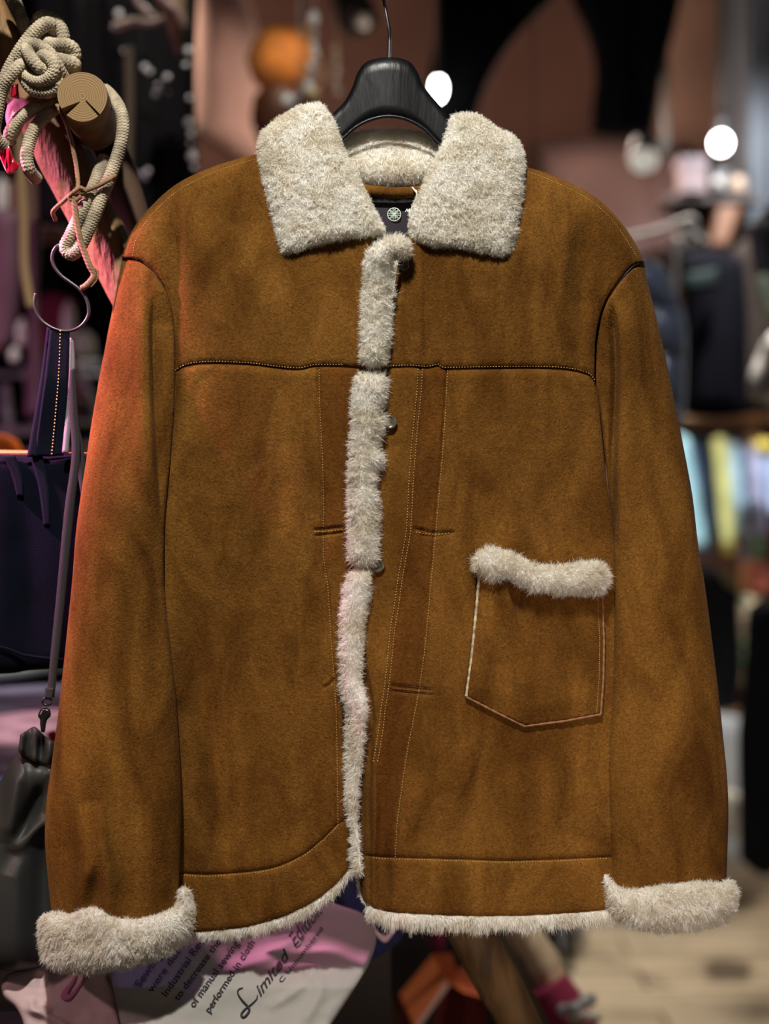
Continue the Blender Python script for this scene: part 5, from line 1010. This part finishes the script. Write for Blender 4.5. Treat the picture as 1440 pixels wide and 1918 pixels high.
flap('card_edge', [(834, 1838), (842, 1846), (784, 1926), (774, 1926)], CE, h4=(26, 26, 46, 46)); flap('side', [(836, 1846), (916, 1872), (900, 2020), (780, 2000)], RC, h4=(6, 46, 46, 26)); flap('side', [(744, 1862), (778, 1920), (800, 2100), (744, 2040)], RC, h4=(-22, 36, 36, -22))
DKW = mat('dark_log', (.060, .034, .016), .8, vary=.5, vscale=14, stretch=(2, 2, .5))
V, F = tube([(890, 1640, 0), (950, 1770, 0), (990, 1850, 0), (1040, 1960, 0), (1500, 2940, 0)], 7, 14, res=8, D0=1.75); tag(meshobj('thin_pole', V, F, mat('dull_olive_wood', (.13, .10, .06), .7)), 'thin dull pole running along the leaning pole beneath the hem', 'pole')
wl = empty('wrapped_log', P(1060, 1900, 2.1), 'pale peeled log with maroon cloth wrapped round its lower end', 'log')
V, F = tube([(920, 1620, 0), (975, 1735, 0), (1010, 1790, 0), (1040, 1850, 0), (1110, 1990, 0), (1180, 2120, 0)], 31, 24, res=8, D0=2.1, rfun=knb); meshobj('log', V, F, mat('pale_peeled_wood', (.72, .58, .40), .6, vary=.3, vscale=14, stretch=(2, 2, .5)), wl)
V, F = tube([(1028, 1842, 4), (1042, 1868, 6), (1062, 1905, 8), (1090, 1965, 8)], 45, 30, res=3, D0=2.08, rfun=lambda t: .82 + .2 * np.sin(t * 2.6) + .04 * np.sin(t * 60)); meshobj('cloth_wrap', V, F, fab('wine_cloth', (.30, .025, .08)), wl)
V, F = tube([(1050, 1892, 24), (1075, 1888, 46), (1092, 1876, 40), (1108, 1872, 20)], 10, 14, res=3, D0=2.05, rfun=lambda t: 1 + .2 * np.sin(t * 20)); meshobj('silver_band', V, F, mat('silver_foil', (.5, .55, .58), .35, .5), wl)
V, F = tube([(1070, 1906, 30), (1095, 1902, 50), (1118, 1906, 30)], 9, 14, res=3, D0=2.05, rfun=lambda t: 1 + .25 * np.sin(t * 26)); meshobj('shell_band', V, F, mat('shell', (.75, .70, .62), .5), wl)
cloth('magenta_cloth', [(806, 1700), (830, 1700)], [(806, 1780), (832, 1786)], [(806, 1700), (804, 1740), (806, 1780)], [(830, 1700), (834, 1740), (832, 1786)], fab('magenta', (.20, .005, .06)), 2.1, 'dark magenta cloth hanging above the orange box', 'cloth', thick=20, step=3)
cloth('black_hanging', [(700, 1560), (800, 1550), (900, 1560)], [(620, 1990), (740, 2000), (980, 1990)], [(700, 1560), (660, 1800), (620, 1990)], [(900, 1560), (930, 1800), (980, 1990)], fab('near_black', (.008, .005, .005)), 2.4, 'near-black garment hanging behind the orange box', 'garment', thick=60, step=8)
cloth('black_hanging', [(880, 1560), (960, 1550), (1030, 1560)], [(960, 1990), (1040, 2000), (1110, 1990)], [(880, 1560), (920, 1800), (960, 1990)], [(1030, 1560), (1050, 1790), (1050, 1850), (1110, 1990)], fab('near_black_red', (.010, .004, .004)), 2.6, 'near-black garment hanging behind the pale wrapped log', 'garment', thick=60, step=8)
D = 4.15
for k, (x, lab, cc) in enumerate(((1043, 'pale grey boot leftmost of the three behind the pale log', (.36, .37, .39)), (1062, 'dark grey boot in the middle of the three behind the pale log', (.12, .12, .11)), (1084, 'taupe boot rightmost of the three behind the pale log', (.20, .18, .15)))):
    cloth('boot', [(x - 11, 1700), (x + 9, 1700)], [(x - 4, 1782), (x + 14, 1782 - 8 * k)], [(x - 11, 1700), (x - 8, 1750), (x - 4, 1782)], [(x + 9, 1700), (x + 13, 1750), (x + 14, 1782 - 8 * k)], fab(('grey_leather', 'charcoal_leather', 'taupe_leather')[k], cc, .5), D, lab, 'boot', 'boots behind the pale log', thick=30, step=3, dome=(8, 8))
cloth('black_boot', [(1052, 1740), (1074, 1740)], [(1056, 1826), (1072, 1830)], [(1052, 1740), (1056, 1826)], [(1074, 1740), (1072, 1830)], BLK, 3.98, 'black boot shaft under the grey boots beside the pale log', 'boot', thick=30, step=4)
# thin loops that carry the hanging stock from the ceiling
bpy.context.view_layer.update()
for nm in ('puffer_jacket', 'maroon_garment', 'plum_garment', 'mauve_garment', 'magenta_cloth', 'hanging_jacket', 'sleeve_jacket', 'hanging_coat', 'hanging_coat.001', 'black_hanging', 'black_hanging.001', 'patterned_top', 'scarf'):
    o = bpy.data.objects[nm]; bb = [o.matrix_world @ Vector(q) for q in o.bound_box]; c = sum(bb, Vector()) / 8; zt = max(q.z for q in bb)
    V, F = tube([(c.x, c.y, zt - .03), (c.x, c.y, (zt + 4.36) / 2), (c.x, c.y, 4.36)], .0012, 6, res=.3, px=False); meshobj('hanging_thread', V, F, CAN, o)
